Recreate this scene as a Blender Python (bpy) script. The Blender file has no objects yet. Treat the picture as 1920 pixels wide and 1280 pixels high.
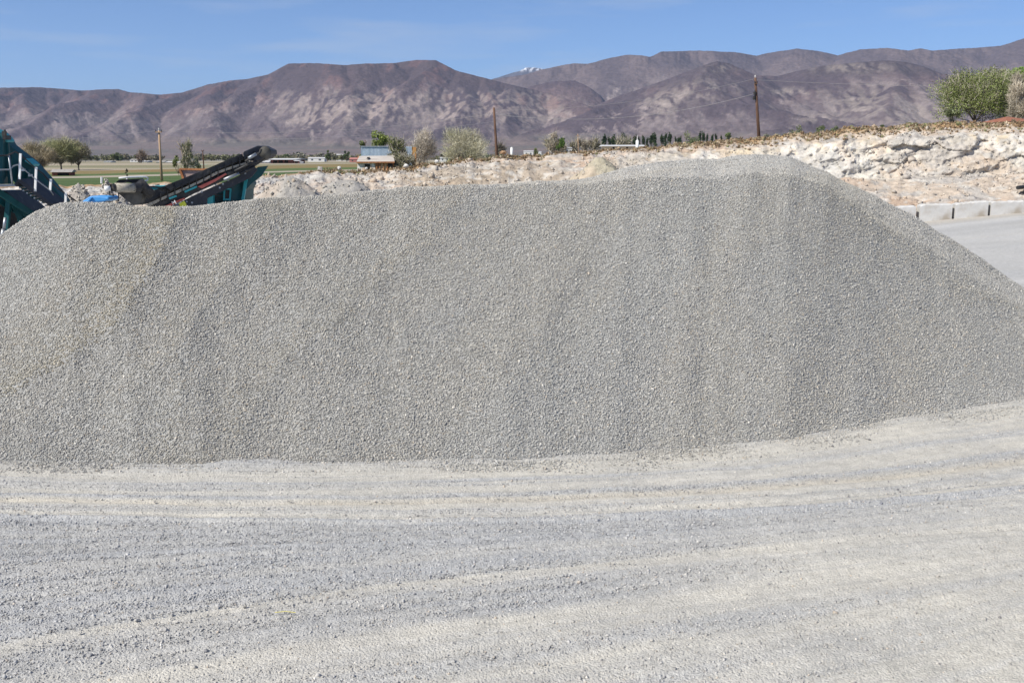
import bpy, math, random
import numpy as np
from mathutils import Vector, Matrix

R = math.radians
scene = bpy.context.scene
C = scene.collection

# ------------------------------------------------------------------ camera
F = 35 / 36 * 1920            # focal length in photograph pixels
HY = 292.0                    # photograph row of the eye level
PITCH = math.atan((640 - HY) / F)
CP, SP = math.cos(PITCH), math.sin(PITCH)
CAMZ = 3.0
cd = bpy.data.cameras.new('camera'); cam = bpy.data.objects.new('camera', cd); C.objects.link(cam)
cd.lens = 35; cd.sensor_width = 36; cd.clip_start = .1; cd.clip_end = 60000
cam.location = (0, 0, CAMZ); cam.rotation_euler = (math.pi / 2 - PITCH, 0, 0)
scene.camera = cam

# ------------------------------------------------------------------ world, sun, exposure
SUN_EL, SUN_AZ = 45.0, -124.0         # azimuth measured clockwise from +Y (the view): from the left
world = bpy.data.worlds.new('World'); scene.world = world; world.use_nodes = True
wn, wl = world.node_tree.nodes, world.node_tree.links
wn.clear()
wo = wn.new('ShaderNodeOutputWorld'); bg = wn.new('ShaderNodeBackground'); sky = wn.new('ShaderNodeTexSky')
sky.sky_type = 'NISHITA'; sky.sun_disc = False
sky.sun_elevation = R(SUN_EL); sky.sun_rotation = R(SUN_AZ)
sky.altitude = 1300; sky.air_density = 0.7; sky.dust_density = 0.0; sky.ozone_density = 2.0
bg.inputs[1].default_value = .088
# thin high cirrus in the sky itself
tc = wn.new('ShaderNodeTexCoord'); mp = wn.new('ShaderNodeMapping'); mp.inputs['Scale'].default_value = (3.0, 3.0, 26)
mp.inputs['Rotation'].default_value = (0, R(7), 0)
nz = wn.new('ShaderNodeTexNoise'); nz.inputs['Scale'].default_value = 1.6; nz.inputs['Detail'].default_value = 6
rp = wn.new('ShaderNodeValToRGB'); rp.color_ramp.elements[0].position = .52; rp.color_ramp.elements[1].position = .80
rp.color_ramp.elements[1].color = (.42, .42, .42, 1)
wb = wn.new('ShaderNodeVectorMath'); wb.operation = 'MULTIPLY'; wb.inputs[1].default_value = (.93, 1.075, 1.27)   # the camera's cool white balance
mx = wn.new('ShaderNodeMix'); mx.data_type = 'RGBA'
mx.inputs[7].default_value = (6.2, 6.6, 7.2, 1)
wl.new(tc.outputs['Generated'], mp.inputs[0]); wl.new(mp.outputs[0], nz.inputs[0]); wl.new(nz.outputs[0], rp.inputs[0])
wl.new(rp.outputs[0], mx.inputs[0]); wl.new(sky.outputs[0], wb.inputs[0]); wl.new(wb.outputs[0], mx.inputs[6]); wl.new(mx.outputs[2], bg.inputs[0]); wl.new(bg.outputs[0], wo.inputs[0])

sd = bpy.data.lights.new('sun', 'SUN'); sun = bpy.data.objects.new('sun', sd); C.objects.link(sun)
sd.energy = 4.8; sd.angle = R(.5); sd.color = (1, .95, .85)
sdir = Vector((math.sin(R(SUN_AZ)) * math.cos(R(SUN_EL)), math.cos(R(SUN_AZ)) * math.cos(R(SUN_EL)), math.sin(R(SUN_EL))))
sun.rotation_euler = sdir.to_track_quat('Z', 'Y').to_euler()
sun.location = (0, 0, 50)
scene.view_settings.view_transform = 'Standard'; scene.view_settings.look = 'None'
scene.view_settings.exposure = 0.32; scene.view_settings.gamma = 1
scene.cycles.max_bounces = 5; scene.cycles.volume_bounces = 0; scene.cycles.transparent_max_bounces = 8

# ------------------------------------------------------------------ helpers
def W(px, py, D):
    """world point of photograph pixel (px,py) lying at world depth y=D"""
    dx = (px - 960); dy = F * CP + (640 - py) * SP; dz = -F * SP + (640 - py) * CP
    if SLOPE: D = D + SLOPE[0] * (px - SLOPE[1])
    t = D / dy
    return Vector((dx * t, D, CAMZ + dz * t))
SLOPE = None          # (metres per pixel, from pixel): turns a machine's side away from square-on
def G(px, py, z=0.0):
    dx = (px - 960); dy = F * CP + (640 - py) * SP; dz = -F * SP + (640 - py) * CP
    t = (z - CAMZ) / dz
    return Vector((dx * t, dy * t, z))
def zof(py, D):      # numpy: height seen at row py at depth D
    return CAMZ + D * (-F * SP + (640 - py) * CP) / (F * CP + (640 - py) * SP)
def qh(px): return (np.asarray(px, float) - 960) / (F * CP + (640 - HY) * SP)

def tagk(o, kind): o['kind'] = kind; return o
def tag(o, label, cat, group=None):
    o['label'] = label; o['category'] = cat
    if group: o['group'] = group
    return o
def link(name, me, mats, parent=None, smooth=False):
    o = bpy.data.objects.new(name, me); C.objects.link(o)
    for m in (mats if isinstance(mats, (list, tuple)) else [mats]): me.materials.append(m)
    if parent is not None: o.parent = parent
    if smooth: me.shade_smooth()
    return o
def npmesh(name, v, f):
    me = bpy.data.meshes.new(name)
    v = np.ascontiguousarray(v, dtype=np.float32); f = np.ascontiguousarray(f, dtype=np.int32)
    k = f.shape[1]
    me.vertices.add(len(v)); me.vertices.foreach_set('co', v.ravel())
    me.loops.add(f.size); me.loops.foreach_set('vertex_index', f.ravel())
    me.polygons.add(len(f)); me.polygons.foreach_set('loop_start', np.arange(0, f.size, k, dtype=np.int32))
    me.update(calc_edges=True); me.validate()
    return me
def setcol(me, name, c):
    a = me.color_attributes.new(name, 'FLOAT_COLOR', 'POINT')
    d = np.ones((len(me.vertices), 4), np.float32); d[:, :c.shape[1]] = c; a.data.foreach_set('color', d.ravel())
def gridfaces(nr, nc):
    i = np.arange(nr * nc).reshape(nr, nc)
    return np.stack([i[:-1, :-1], i[:-1, 1:], i[1:, 1:], i[1:, :-1]], -1).reshape(-1, 4)
def empty(name, loc, label=None, cat=None, group=None, rz=0):
    o = bpy.data.objects.new(name, None); C.objects.link(o); o.location = loc; o.rotation_euler = (0, 0, rz)
    o.empty_display_size = .2
    if label: tag(o, label, cat, group)
    return o

def h2(ix, iy, iz, s):
    h = (ix.astype(np.int64) * 374761393 + iy.astype(np.int64) * 668265263 + iz.astype(np.int64) * 2147483647 + s * 1274126177) & 0xffffffff
    h = ((h ^ (h >> 13)) * 1274126177) & 0xffffffff
    h = ((h ^ (h >> 15)) * 2246822519) & 0xffffffff
    return ((h ^ (h >> 16)) & 0xffffff) / float(0xffffff)
def vn(x, y, z=None, s=0):
    x = np.asarray(x, float); y = np.asarray(y, float)
    ix, iy = np.floor(x), np.floor(y); fx, fy = x - ix, y - iy
    fx = fx * fx * (3 - 2 * fx); fy = fy * fy * (3 - 2 * fy)
    def lay(iz):
        a = h2(ix, iy, iz, s); b = h2(ix + 1, iy, iz, s); c = h2(ix, iy + 1, iz, s); d = h2(ix + 1, iy + 1, iz, s)
        return (a * (1 - fx) + b * fx) * (1 - fy) + (c * (1 - fx) + d * fx) * fy
    if z is None: return lay(np.zeros_like(ix))
    z = np.asarray(z, float); iz = np.floor(z); fz = z - iz; fz = fz * fz * (3 - 2 * fz)
    return lay(iz) * (1 - fz) + lay(iz + 1) * fz
def fbm(x, y, z=None, o=4, s=0):
    r = 0; a = .5; t = 0
    for k in range(o):
        r = r + a * vn(x * 2 ** k, y * 2 ** k, None if z is None else z * 2 ** k, s + k * 17); t += a; a *= .5
    return r / t          # 0..1
def cell3(x, y, z, s=0):
    """(distance to the nearest cell centre, random value of the cell, second distance)"""
    ix, iy, iz = np.floor(x), np.floor(y), np.floor(z)
    d1 = np.full(x.shape, 9.); d2 = np.full(x.shape, 9.); v = np.zeros(x.shape)
    for a in (-1, 0, 1):
        for b in (-1, 0, 1):
            for c in (-1, 0, 1):
                X, Y, Z = ix + a, iy + b, iz + c
                d = (X + h2(X, Y, Z, s) - x) ** 2 + (Y + h2(X, Y, Z, s + 1) - y) ** 2 + (Z + h2(X, Y, Z, s + 2) - z) ** 2
                r = h2(X, Y, Z, s + 3); m = d < d1
                d2 = np.where(m, d1, np.minimum(d2, d)); v = np.where(m, r, v); d1 = np.where(m, d, d1)
    return np.sqrt(d1), v, np.sqrt(d2)
def sstep(a, b, x):
    t = np.clip((x - a) / (b - a), 0, 1); return t * t * (3 - 2 * t)
def lerp(a, b, t): return a * (1 - t) + b * t
def cmix(c, col, t): return c * (1 - t[..., None]) + np.array(col) * t[..., None]

# ---- materials
def newmat(name, rough=.9, spec=.2, metal=0):
    m = bpy.data.materials.new(name); m.use_nodes = True
    n = m.node_tree.nodes; b = n['Principled BSDF']
    b.inputs['Roughness'].default_value = rough; b.inputs['Metallic'].default_value = metal
    b.inputs['Specular IOR Level'].default_value = spec
    return m, n, m.node_tree.links, b
def noisemat(name, c1, c2, scale=3, rough=.85, spec=.2, metal=0, bump=0, detail=5, lo=.35, hi=.65, c3=None, s3=8, lo3=.55, hi3=.7, stretch=None):
    m, n, l, b = newmat(name, rough, spec, metal)
    t = n.new('ShaderNodeTexCoord'); z = n.new('ShaderNodeTexNoise'); z.inputs['Scale'].default_value = scale; z.inputs['Detail'].default_value = detail
    r = n.new('ShaderNodeValToRGB'); r.color_ramp.elements[0].position = lo; r.color_ramp.elements[1].position = hi
    r.color_ramp.elements[0].color = (*c1, 1); r.color_ramp.elements[1].color = (*c2, 1)
    src = t.outputs['Object']
    if stretch:
        q = n.new('ShaderNodeMapping'); q.inputs['Scale'].default_value = stretch; l.new(src, q.inputs[0]); src = q.outputs[0]
    l.new(src, z.inputs[0]); l.new(z.outputs[0], r.inputs[0]); out = r.outputs[0]
    if c3:
        z2 = n.new('ShaderNodeTexNoise'); z2.inputs['Scale'].default_value = s3; z2.inputs['Detail'].default_value = 6; l.new(src, z2.inputs[0])
        r2 = n.new('ShaderNodeMapRange'); r2.inputs[1].default_value = lo3; r2.inputs[2].default_value = hi3; l.new(z2.outputs[0], r2.inputs[0])
        x = n.new('ShaderNodeMix'); x.data_type = 'RGBA'; x.inputs[7].default_value = (*c3, 1)
        l.new(r2.outputs[0], x.inputs[0]); l.new(out, x.inputs[6]); out = x.outputs[2]
    l.new(out, b.inputs['Base Color'])
    if bump:
        p = n.new('ShaderNodeBump'); p.inputs['Strength'].default_value = .6; p.inputs['Distance'].default_value = bump
        l.new(z.outputs[0], p.inputs['Height']); l.new(p.outputs[0], b.inputs['Normal'])
    return m
def colmat(name, attr='Col', nscale=1.0, namt=.25, rough=.95, spec=.1, bump=0, bscale=None, vor=None):
    """base colour from the mesh's colour attribute, broken up by noise, with bump and an optional pebble pattern"""
    m, n, l, b = newmat(name, rough, spec)
    a = n.new('ShaderNodeAttribute'); a.attribute_name = attr; t = n.new('ShaderNodeTexCoord')
    out = a.outputs['Color']
    if namt:
        z = n.new('ShaderNodeTexNoise'); z.inputs['Scale'].default_value = nscale; z.inputs['Detail'].default_value = 6; l.new(t.outputs['Object'], z.inputs[0])
        r = n.new('ShaderNodeMapRange'); r.inputs[1].default_value = .3; r.inputs[2].default_value = .7; r.inputs[3].default_value = 1 - namt; r.inputs[4].default_value = 1 + namt
        l.new(z.outputs[0], r.inputs[0])
        x = n.new('ShaderNodeVectorMath'); x.operation = 'SCALE'; l.new(out, x.inputs[0]); l.new(r.outputs[0], x.inputs['Scale']); out = x.outputs[0]
    hs = None
    if vor:
        v = n.new('ShaderNodeTexVoronoi'); v.inputs['Scale'].default_value = vor[0]; l.new(t.outputs['Object'], v.inputs['Vector'])
        sp = n.new('ShaderNodeSeparateColor'); l.new(v.outputs['Color'], sp.inputs[0])
        r = n.new('ShaderNodeMapRange'); r.inputs[3].default_value = 1 - vor[1]; r.inputs[4].default_value = 1 + vor[1]; l.new(sp.outputs[0], r.inputs[0])
        x = n.new('ShaderNodeVectorMath'); x.operation = 'SCALE'; l.new(out, x.inputs[0]); l.new(r.outputs[0], x.inputs['Scale']); out = x.outputs[0]
        p = n.new('ShaderNodeBump'); p.inputs['Strength'].default_value = vor[3] if len(vor) > 3 else 1; p.inputs['Distance'].default_value = vor[2]; p.invert = True
        l.new(v.outputs['Distance'], p.inputs['Height']); hs = p.outputs[0]
    l.new(out, b.inputs['Base Color'])
    if bump:
        z = n.new('ShaderNodeTexNoise'); z.inputs['Scale'].default_value = bscale or nscale * 3; z.inputs['Detail'].default_value = 8; l.new(t.outputs['Object'], z.inputs[0])
        p = n.new('ShaderNodeBump'); p.inputs['Distance'].default_value = bump; l.new(z.outputs[0], p.inputs['Height'])
        if hs: l.new(hs, p.inputs['Normal'])
        hs = p.outputs[0]
    if hs: l.new(hs, b.inputs['Normal'])
    return m

class MB:
    def __init__(s): s.v = []; s.f = []; s.m = []
    def add(s, vs, fs, mi=0):
        o = len(s.v); s.v += [tuple(v) for v in vs]; s.f += [tuple(i + o for i in f) for f in fs]; s.m += [mi] * len(fs); return s
    def box(s, a, b, mi=0):
        (x0, y0, z0), (x1, y1, z1) = a, b
        return s.add([(x0, y0, z0), (x1, y0, z0), (x1, y1, z0), (x0, y1, z0), (x0, y0, z1), (x1, y0, z1), (x1, y1, z1), (x0, y1, z1)],
                     [(0, 3, 2, 1), (4, 5, 6, 7), (0, 1, 5, 4), (1, 2, 6, 5), (2, 3, 7, 6), (3, 0, 4, 7)], mi)
    def tube(s, pts, r0, r1=None, n=8, mi=0):
        r1 = r0 if r1 is None else r1; pts = [Vector(p) for p in pts]; vs = []; fs = []; k = len(pts)
        up = Vector((0, 0, 1))
        for i, p in enumerate(pts):
            d = (pts[min(i + 1, k - 1)] - pts[max(i - 1, 0)]).normalized()
            a = d.cross(up if abs(d.z) < .9 else Vector((1, 0, 0))).normalized(); b = a.cross(d)
            r = r0 + (r1 - r0) * i / max(k - 1, 1)
            for j in range(n):
                t = 2 * math.pi * j / n; vs.append(p + a * (r * math.cos(t)) + b * (r * math.sin(t)))
        for i in range(k - 1):
            for j in range(n):
                fs.append((i * n + j, i * n + (j + 1) % n, (i + 1) * n + (j + 1) % n, (i + 1) * n + j))
        fs.append(tuple(range(n))[::-1]); fs.append(tuple((k - 1) * n + j for j in range(n)))
        return s.add(vs, fs, mi)
    def bar(s, a, b, w, h=None, mi=0, up=(0, 0, 1)):
        """square bar from a to b"""
        a, b = Vector(a), Vector(b); h = w if h is None else h; d = (b - a).normalized(); u = Vector(up)
        if abs(d.dot(u)) > .95: u = Vector((0, 1, 0))
        x = d.cross(u).normalized() * (w / 2); y = x.normalized().cross(d) * (h / 2)
        vs = [a - x - y, a + x - y, a + x + y, a - x + y, b - x - y, b + x - y, b + x + y, b - x + y]
        return s.add(vs, [(0, 3, 2, 1), (4, 5, 6, 7), (0, 1, 5, 4), (1, 2, 6, 5), (2, 3, 7, 6), (3, 0, 4, 7)], mi)
    def prism(s, pts, off, mi=0):
        """polygon (world points) swept by the vector off"""
        k = len(pts); off = Vector(off); vs = [Vector(p) for p in pts] + [Vector(p) + off for p in pts]
        fs = [tuple(range(k)), tuple(range(2 * k - 1, k - 1, -1))] + [(i, k + i, k + (i + 1) % k, (i + 1) % k) for i in range(k)]
        return s.add(vs, fs, mi)
    def pp(s, pix, D, th, mi=0, sl=0, px0=0):
        """polygon given by photograph pixels at depth D (+ sl metres per pixel from px0), th metres thick"""
        return s.prism([W(a, b, D + sl * (a - px0)) for a, b in pix], (0, th, 0), mi)
    def build(s, name, mats, parent=None, smooth=False, origin=None, bevel=0):
        me = bpy.data.meshes.new(name); o0 = Vector(origin) if origin is not None else Vector((0, 0, 0))
        if parent is not None and origin is None:
            q = parent; o0 = Vector((0, 0, 0))
            while q: o0 = o0 + q.location; q = q.parent
        me.from_pydata([tuple(Vector(v) - o0) for v in s.v], [], s.f)
        o = link(name, me, mats, parent)
        for p, mi in zip(me.polygons, s.m): p.material_index = mi
        import bmesh
        bm = bmesh.new(); bm.from_mesh(me); bmesh.ops.recalc_face_normals(bm, faces=bm.faces); bm.to_mesh(me); bm.free()
        if smooth: me.shade_smooth()
        if parent is None: o.location = o0
        if bevel:
            b = o.modifiers.new('bevel', 'BEVEL'); b.width = bevel; b.segments = 2
        return o

rng = np.random.default_rng(7)
CUBE = np.array([(-1, -1, -1), (1, -1, -1), (1, 1, -1), (-1, 1, -1), (-1, -1, 1), (1, -1, 1), (1, 1, 1), (-1, 1, 1)], float) * .5
CF = np.array([(0, 3, 2, 1), (4, 5, 6, 7), (0, 1, 5, 4), (1, 2, 6, 5), (2, 3, 7, 6), (3, 0, 4, 7)])
def stones(name, P, size, col, m, parent=None, flat=.62, jit=.32):
    n = len(P)
    q = rng.normal(size=(n, 4)); q /= np.linalg.norm(q, axis=1)[:, None]; w, x, y, z = q.T
    Rm = np.stack([1 - 2 * (y * y + z * z), 2 * (x * y - z * w), 2 * (x * z + y * w), 2 * (x * y + z * w), 1 - 2 * (x * x + z * z), 2 * (y * z - x * w),
                   2 * (x * z - y * w), 2 * (y * z + x * w), 1 - 2 * (x * x + y * y)], -1).reshape(n, 3, 3)
    sc = size[:, None] * np.stack([rng.uniform(.8, 1.35, n), rng.uniform(.65, 1.05, n), rng.uniform(flat - .15, flat + .2, n)], -1)
    v = (CUBE[None] + rng.uniform(-jit, jit, (n, 8, 3)) * .5) * sc[:, None, :]
    v = np.einsum('nij,nkj->nki', Rm, v) + P[:, None, :]
    f = (CF[None] + (np.arange(n) * 8)[:, None, None]).reshape(-1, 4)
    me = npmesh(name, v.reshape(-1, 3), f)
    setcol(me, 'Col', np.repeat(col, 8, axis=0))
    return link(name, me, m, parent)
def rockcols(n, warm, base=(.36, .36, .355)):
    """warm: 0..1 array; individual stone colours, blue grey to tan"""
    b = np.array(base); k = rng.normal(1, .115, (n, 1)).clip(.5, 1.6)
    c = b[None] * k
    c = c * lerp(np.array([[.96, .99, 1.05]]), np.array([[1.06, 1.0, .90]]), warm[:, None])
    r = rng.random(n)
    c[r < .05] *= np.array([1.45, 1.42, 1.38]); c[(r > .05) & (r < .10)] *= np.array([.55, .56, .60])
    c[(r > .10) & (r < .14)] *= np.array([1.10, .99, .88])
    return c.clip(.03, .85)

# ================================================================== TERRAIN
KQ = F * CP + (640 - HY) * SP
def pxof(q): return q * KQ + 960
ZT_PX = np.array([-3000, 500, 800, 1000, 1150, 1300, 1500, 1700, 1900, 3500], float)
ZT_D = np.array([80, 130, 200, 400, 1000, 3000, 6000, 24000], float)
ZT_Y = np.array([     # photograph rows at which the ground of each column is seen at each distance
    [362, 335, 320, 306, 302, 301, 297, 293.5], [362, 335, 320, 306, 302, 301, 297, 293.5], [362, 335, 320, 306, 301, 299, 295, 293],
    [330, 318, 309, 300, 297, 294, 289, 291], [305, 300, 294, 290, 287, 284, 280, 289], [287, 286, 284, 281, 278, 277, 272, 288],
    [262, 262, 263, 265, 267, 268, 264, 286], [240, 240, 243, 247, 255, 258, 256, 284], [229, 226, 226, 230, 238, 246, 250, 282],
    [205, 205, 205, 220, 235, 246, 250, 282]])
ZT = zof(ZT_Y, ZT_D[None, :])
def plain_z(px, D):
    px = np.clip(px, ZT_PX[0], ZT_PX[-1]); ld = np.log(np.clip(D, 80, 24000)); lD = np.log(ZT_D)
    i = np.clip(np.searchsorted(ZT_PX, px) - 1, 0, len(ZT_PX) - 2); j = np.clip(np.searchsorted(lD, ld) - 1, 0, len(lD) - 2)
    a = (px - ZT_PX[i]) / (ZT_PX[i + 1] - ZT_PX[i]); b = (ld - lD[j]) / (lD[j + 1] - lD[j])
    return (ZT[i, j] * (1 - a) + ZT[i + 1, j] * a) * (1 - b) + (ZT[i, j + 1] * (1 - a) + ZT[i + 1, j + 1] * a) * b
def toe_d(px): return np.interp(px, [-3000, 0, 450, 700, 1000, 1500, 1700, 1920, 2300, 3500], [46, 46, 44, 47, 49, 49.5, 48.8, 48.2, 49, 55])
RIM = np.array([(-3000, 352), (0, 352), (150, 349), (300, 345), (440, 341), (490, 331), (560, 325), (620, 322), (700, 320), (760, 315), (820, 306), (900, 298), (1000, 292),
                (1100, 286), (1200, 279), (1300, 270), (1400, 261), (1500, 251), (1600, 241), (1700, 235), (1800, 231), (1920, 229), (2300, 222), (3500, 215)], float)
def rim_d(px): return toe_d(px) + np.interp(px, [0, 500, 1000, 3500], [8, 9, 12, 13])
def ground_z(x, y):
    x = np.asarray(x, float); y = np.asarray(y, float)
    yy = np.maximum(y, 4.0); px = pxof(np.clip(x / yy, -1.6, 1.6)); t = toe_d(px)
    z80 = plain_z(px, np.full_like(yy, 80.))
    pit = np.interp(px, [1500, 1700, 1920, 2600], [0, -.20, .33, 1.1]) * sstep(20, 46, yy)
    z = np.where(yy < t, pit, np.where(yy < 80, pit + (z80 - pit) * ((yy - t) / (80 - t)).clip(0, 1), plain_z(px, yy)))
    return z
def gz(x, y): return float(ground_z(np.array([x]), np.array([y]))[0])

# wheel-track coordinate s: 0 at the foot of the pile, 1 at the near edge of the haul track, 2 at the diagonal edge, 3 lower right
def curve(pts):
    g = [G(a, b) for a, b in pts]; return np.array([p.x for p in g]), np.array([p.y for p in g])
LA = curve([(-900, 770), (-500, 820), (-200, 850), (0, 860), (300, 868), (700, 865), (960, 858), (1200, 845), (1400, 830), (1600, 800), (1920, 748), (2300, 690)])
LB = curve([(-900, 960), (0, 972), (400, 980), (700, 984), (1100, 975), (1500, 958), (1920, 922), (2600, 850)])
LC = curve([(-900, 1400), (0, 1200), (300, 1150), (650, 1098), (960, 1066), (1280, 1035), (1600, 1008), (1920, 985), (2600, 920)])
LD = curve([(-900, 1900), (0, 1440), (500, 1330), (960, 1255), (1280, 1195), (1600, 1140), (1920, 1085), (2600, 990)])
def track_s(x, y):
    a, b, c, d = [np.interp(x, *l) for l in (LA, LB, LC, LD)]
    return np.where(y > b, (a - y) / (a - b), np.where(y > c, 1 + (b - y) / (b - c), 2 + (c - y) / (c - d)))
SK = np.array([(-9, .5), (-1, .45), (0, .35), (.06, .55), (.14, .75), (.24, .95), (.33, .75), (.37, .25), (.42, .62), (.50, .8), (.57, .7), (.60, .15), (.64, .5), (.69, .98), (.74, .9), (.78, .3),
               (.83, .4), (.88, .95), (.93, .75), (.965, .05), (1.0, .0), (1.06, .22), (1.4, .18), (1.75, .12), (1.92, .22), (1.985, .30), (2.02, .98), (2.10, .9), (2.17, .35), (2.30, .25), (2.45, .55),
               (2.55, .9), (2.68, .7), (2.8, .35), (2.95, .4), (3.08, .85), (3.2, .7), (3.35, .4), (3.6, .8), (3.9, .5), (5, .6)])
def dustf(x, y):
    s = track_s(x, y)
    w = (fbm(x * .35, y * 1.2, s=3) - .5) * .10 + (fbm(x * 1.3, y * 4, s=5) - .5) * .05
    d = np.interp(s + w, SK[:, 0], SK[:, 1])
    al = fbm(x * .35 + 9, s * 9, s=11, o=4); al2 = fbm(x * .25, s * 30, s=12, o=3)
    d = d + (al - .5) * .9 + (al2 - .5) * .55 + (fbm(x * .12, s * 70, s=13, o=2) - .5) * .9 * (s < 1.0) + (fbm(x * 1.5, y * 1.5, s=21) - .5) * .35
    d = d + .45 * sstep(.3, 4.0, x) * (s > 1.05)
    return d.clip(0, 1), s

# ---- ground sheet
def ground():
    pr = np.radians(np.concatenate([np.arange(-180, -50, 5.), np.arange(-50, -32, .5)]))
    pm = np.arctan(qh(np.arange(-270, 2190, 2.2)))
    th = np.unique(np.concatenate([pr, pm, -pr[::-1]])); th = th[(th >= -math.pi) & (th <= math.pi)]
    near = np.concatenate([np.array([.05, 1.0, 2, 3, 3.8]), np.arange(4.6, 12.6, .018), np.arange(12.6, 24, .2), np.arange(24, 80, .8), np.geomspace(80, 24000, 140)])
    T, D = np.meshgrid(th, near)
    # rows are constant depth y in front of the camera, circles elsewhere
    fr = np.abs(T) < R(50)
    r = np.where(fr, D / np.cos(np.clip(T, -R(50), R(50))), D / math.cos(R(50)))
    X, Y = r * np.sin(T), r * np.cos(T)
    Z = ground_z(X, np.where(fr, Y, -1)); Z = np.where(np.abs(T) > R(55), np.where(D > 70, 0.0 * Z, Z), Z)
    nearm = (Y > 3.5) & (Y < 14)
    dust, s = dustf(X, Y)
    ridge = .020 * np.exp(-((s - .965) / .018) ** 2) + .010 * np.exp(-((s - .60) / .015) ** 2) + .008 * np.exp(-((s - .37) / .012) ** 2) - .014 * np.exp(-((s - .70) / .03) ** 2) - .012 * np.exp(-((s - .88) / .02) ** 2) \
        - .012 * np.exp(-((s - 2.05) / .05) ** 2)
    bump = (fbm(X * 1.1, Y * 1.6, s=31) - .5) * .05 + (1 - dust) * (fbm(X * 28, Y * 28, s=33, o=3) - .5) * .016 + ridge * (.6 + .8 * fbm(X * 3, Y * 3, s=35)) + (fbm(X * .5, s * 40, s=36, o=2) - .5) * .012
    Z = Z + bump * np.where(nearm, 1, 0)
    bl = np.array([.392, .394, .394]); be = np.array([.53, .503, .445])
    n1 = fbm(X * 2.0, Y * 2.0, s=41)[..., None]
    col = bl + (be - bl) * dust[..., None] * (.75 + .4 * n1)
    col *= (.93 + .14 * n1) * (.94 + .12 * fbm(X * .3, s * 25, s=43)[..., None])
    # yellow silt smears in the track
    yel = np.exp(-((s - .69) / .035) ** 2) * sstep(.5, .7, fbm(X * .22 + 4, s * 3, s=47)); col = cmix(col, (.50, .44, .34), yel * .45)
    # plain beyond the pit
    px = pxof(np.clip(X / np.maximum(Y, .1), -1.5, 1.5))
    pn = fbm(X / 60, Y / 25, s=51); pn2 = fbm(X / 300, Y / 90, s=52)
    pcol = np.array([.36, .31, .23]) * (.7 + .6 * pn[..., None]); pcol = cmix(pcol, (.17, .17, .09), sstep(.5, .62, pn2) * .7); pcol = cmix(pcol, (.20, .185, .15), sstep(900, 2500, D))
    far = sstep(52, 66, D) ; col = col * (1 - far[..., None]) + pcol * far[..., None]
    # pale dusty yard right of the pile
    yd = sstep(14, 18, Y) * (1 - sstep(47, 50, Y)); yt = fbm((X + .25 * Y) * .06, (Y - .25 * X) * 1.1, s=61); col = cmix(col, (.45, .445, .435), yd * .75); col = col * (1 + yd * (yt - .5) * .40)[..., None]; col = cmix(col, (.48, .43, .36), yd * sstep(43.5, 47, Y) * .6)
    me = npmesh('ground', np.stack([X, Y, Z], -1).reshape(-1, 3), gridfaces(*X.shape))
    setcol(me, 'Col', col.reshape(-1, 3))
    me.shade_smooth()
    m = colmat('dusty_gravel', nscale=9, namt=.10, bump=.012, bscale=60, vor=(75, .13, .012, .45))
    o = link('ground', me, m); tagk(o, 'structure')
    # loose stones of the yard
    n = 410000
    yy = rng.uniform(4.9, 13.0, n) ; xx = rng.uniform(-1, 1, n) * (.70 * yy + 1.2)
    d, s = dustf(xx, yy)
    cl = fbm(xx * 5, yy * 9, s=71)
    keep = rng.random(n) < (.05 + .95 * (1 - d) ** 1.6) * (.35 + 1.1 * cl) * (yy / 13) ** -.1
    keep &= (yy < np.interp(xx, *LA) + .3)
    xx, yy, d, s = xx[keep], yy[keep], d[keep], s[keep]; n = len(xx)
    size = np.clip(rng.lognormal(math.log(.0062), .36, n), .003, .022) * np.where(np.abs(s - .97) < .03, 1.35, 1) * (1.0 + .12 * (yy < 7))
    zz = ground_z(xx, yy) + ((fbm(xx * 1.1, yy * 1.6, s=31) - .5) * .05 + .016 * np.exp(-((s - .965) / .018) ** 2) + .008 * np.exp(-((s - .60) / .015) ** 2)) + size * .10
    st = stones('loose_gravel', np.stack([xx, yy, zz], -1), size, rockcols(n, .25 + .6 * d, (.43, .425, .415)), colmat('stone_chips', nscale=60, namt=.12))
    tagk(st, 'stuff')
    return n
ng = ground()

# ================================================================== GRAVEL PILE
CREST = [(-430, 668, 13.2), (-300, 600, 13.1), (-150, 524, 13), (0, 441, 12.9), (50, 409, 12.9), (85, 390, 12.9), (120, 382, 12.9), (160, 380, 12.9), (200, 384, 12.9), (300, 388, 12.9), (400, 383, 13), (480, 376, 13.1), (560, 368, 13.2),
         (700, 357, 13.5), (850, 349, 13.7), (960, 345, 13.9), (1060, 340, 14.2), (1110, 331, 14.8), (1150, 319, 15.3), (1200, 308, 15.8), (1300, 299, 16.3), (1380, 295, 16.5), (1440, 290, 16.6), (1480, 297, 16.5), (1550, 325, 16.3), (1600, 349, 16.1),
         (1650, 375, 16), (1700, 401, 15.9), (1760, 435, 15.8), (1840, 485, 15.6), (1920, 541, 15.4), (2000, 597, 15.1), (2090, 655, 14.9)]
EDGE = [(-430, 672, 13), (0, 446, 12.7), (120, 387, 12.6), (300, 393, 12.6), (480, 381, 12.8), (700, 362, 13.2), (960, 350, 13.5), (1080, 344, 13.6), (1180, 336, 13.7), (1300, 331, 13.8), (1400, 331, 13.9), (1480, 337, 14.0), (1550, 365, 14.1), (1640, 418, 14.2),
        (1760, 482, 14.3), (1920, 580, 14.2), (2090, 665, 14.4)]
def ctl(L):
    P = np.array([tuple(W(*c)) for c in L]); return P[:, 0] / P[:, 1], P[:, 1], P[:, 2]
CQ, CD, CZ = ctl(CREST); EQ, ED, EZ = ctl(EDGE)
AQ, AD = LA[0] / LA[1], LA[1]
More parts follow.
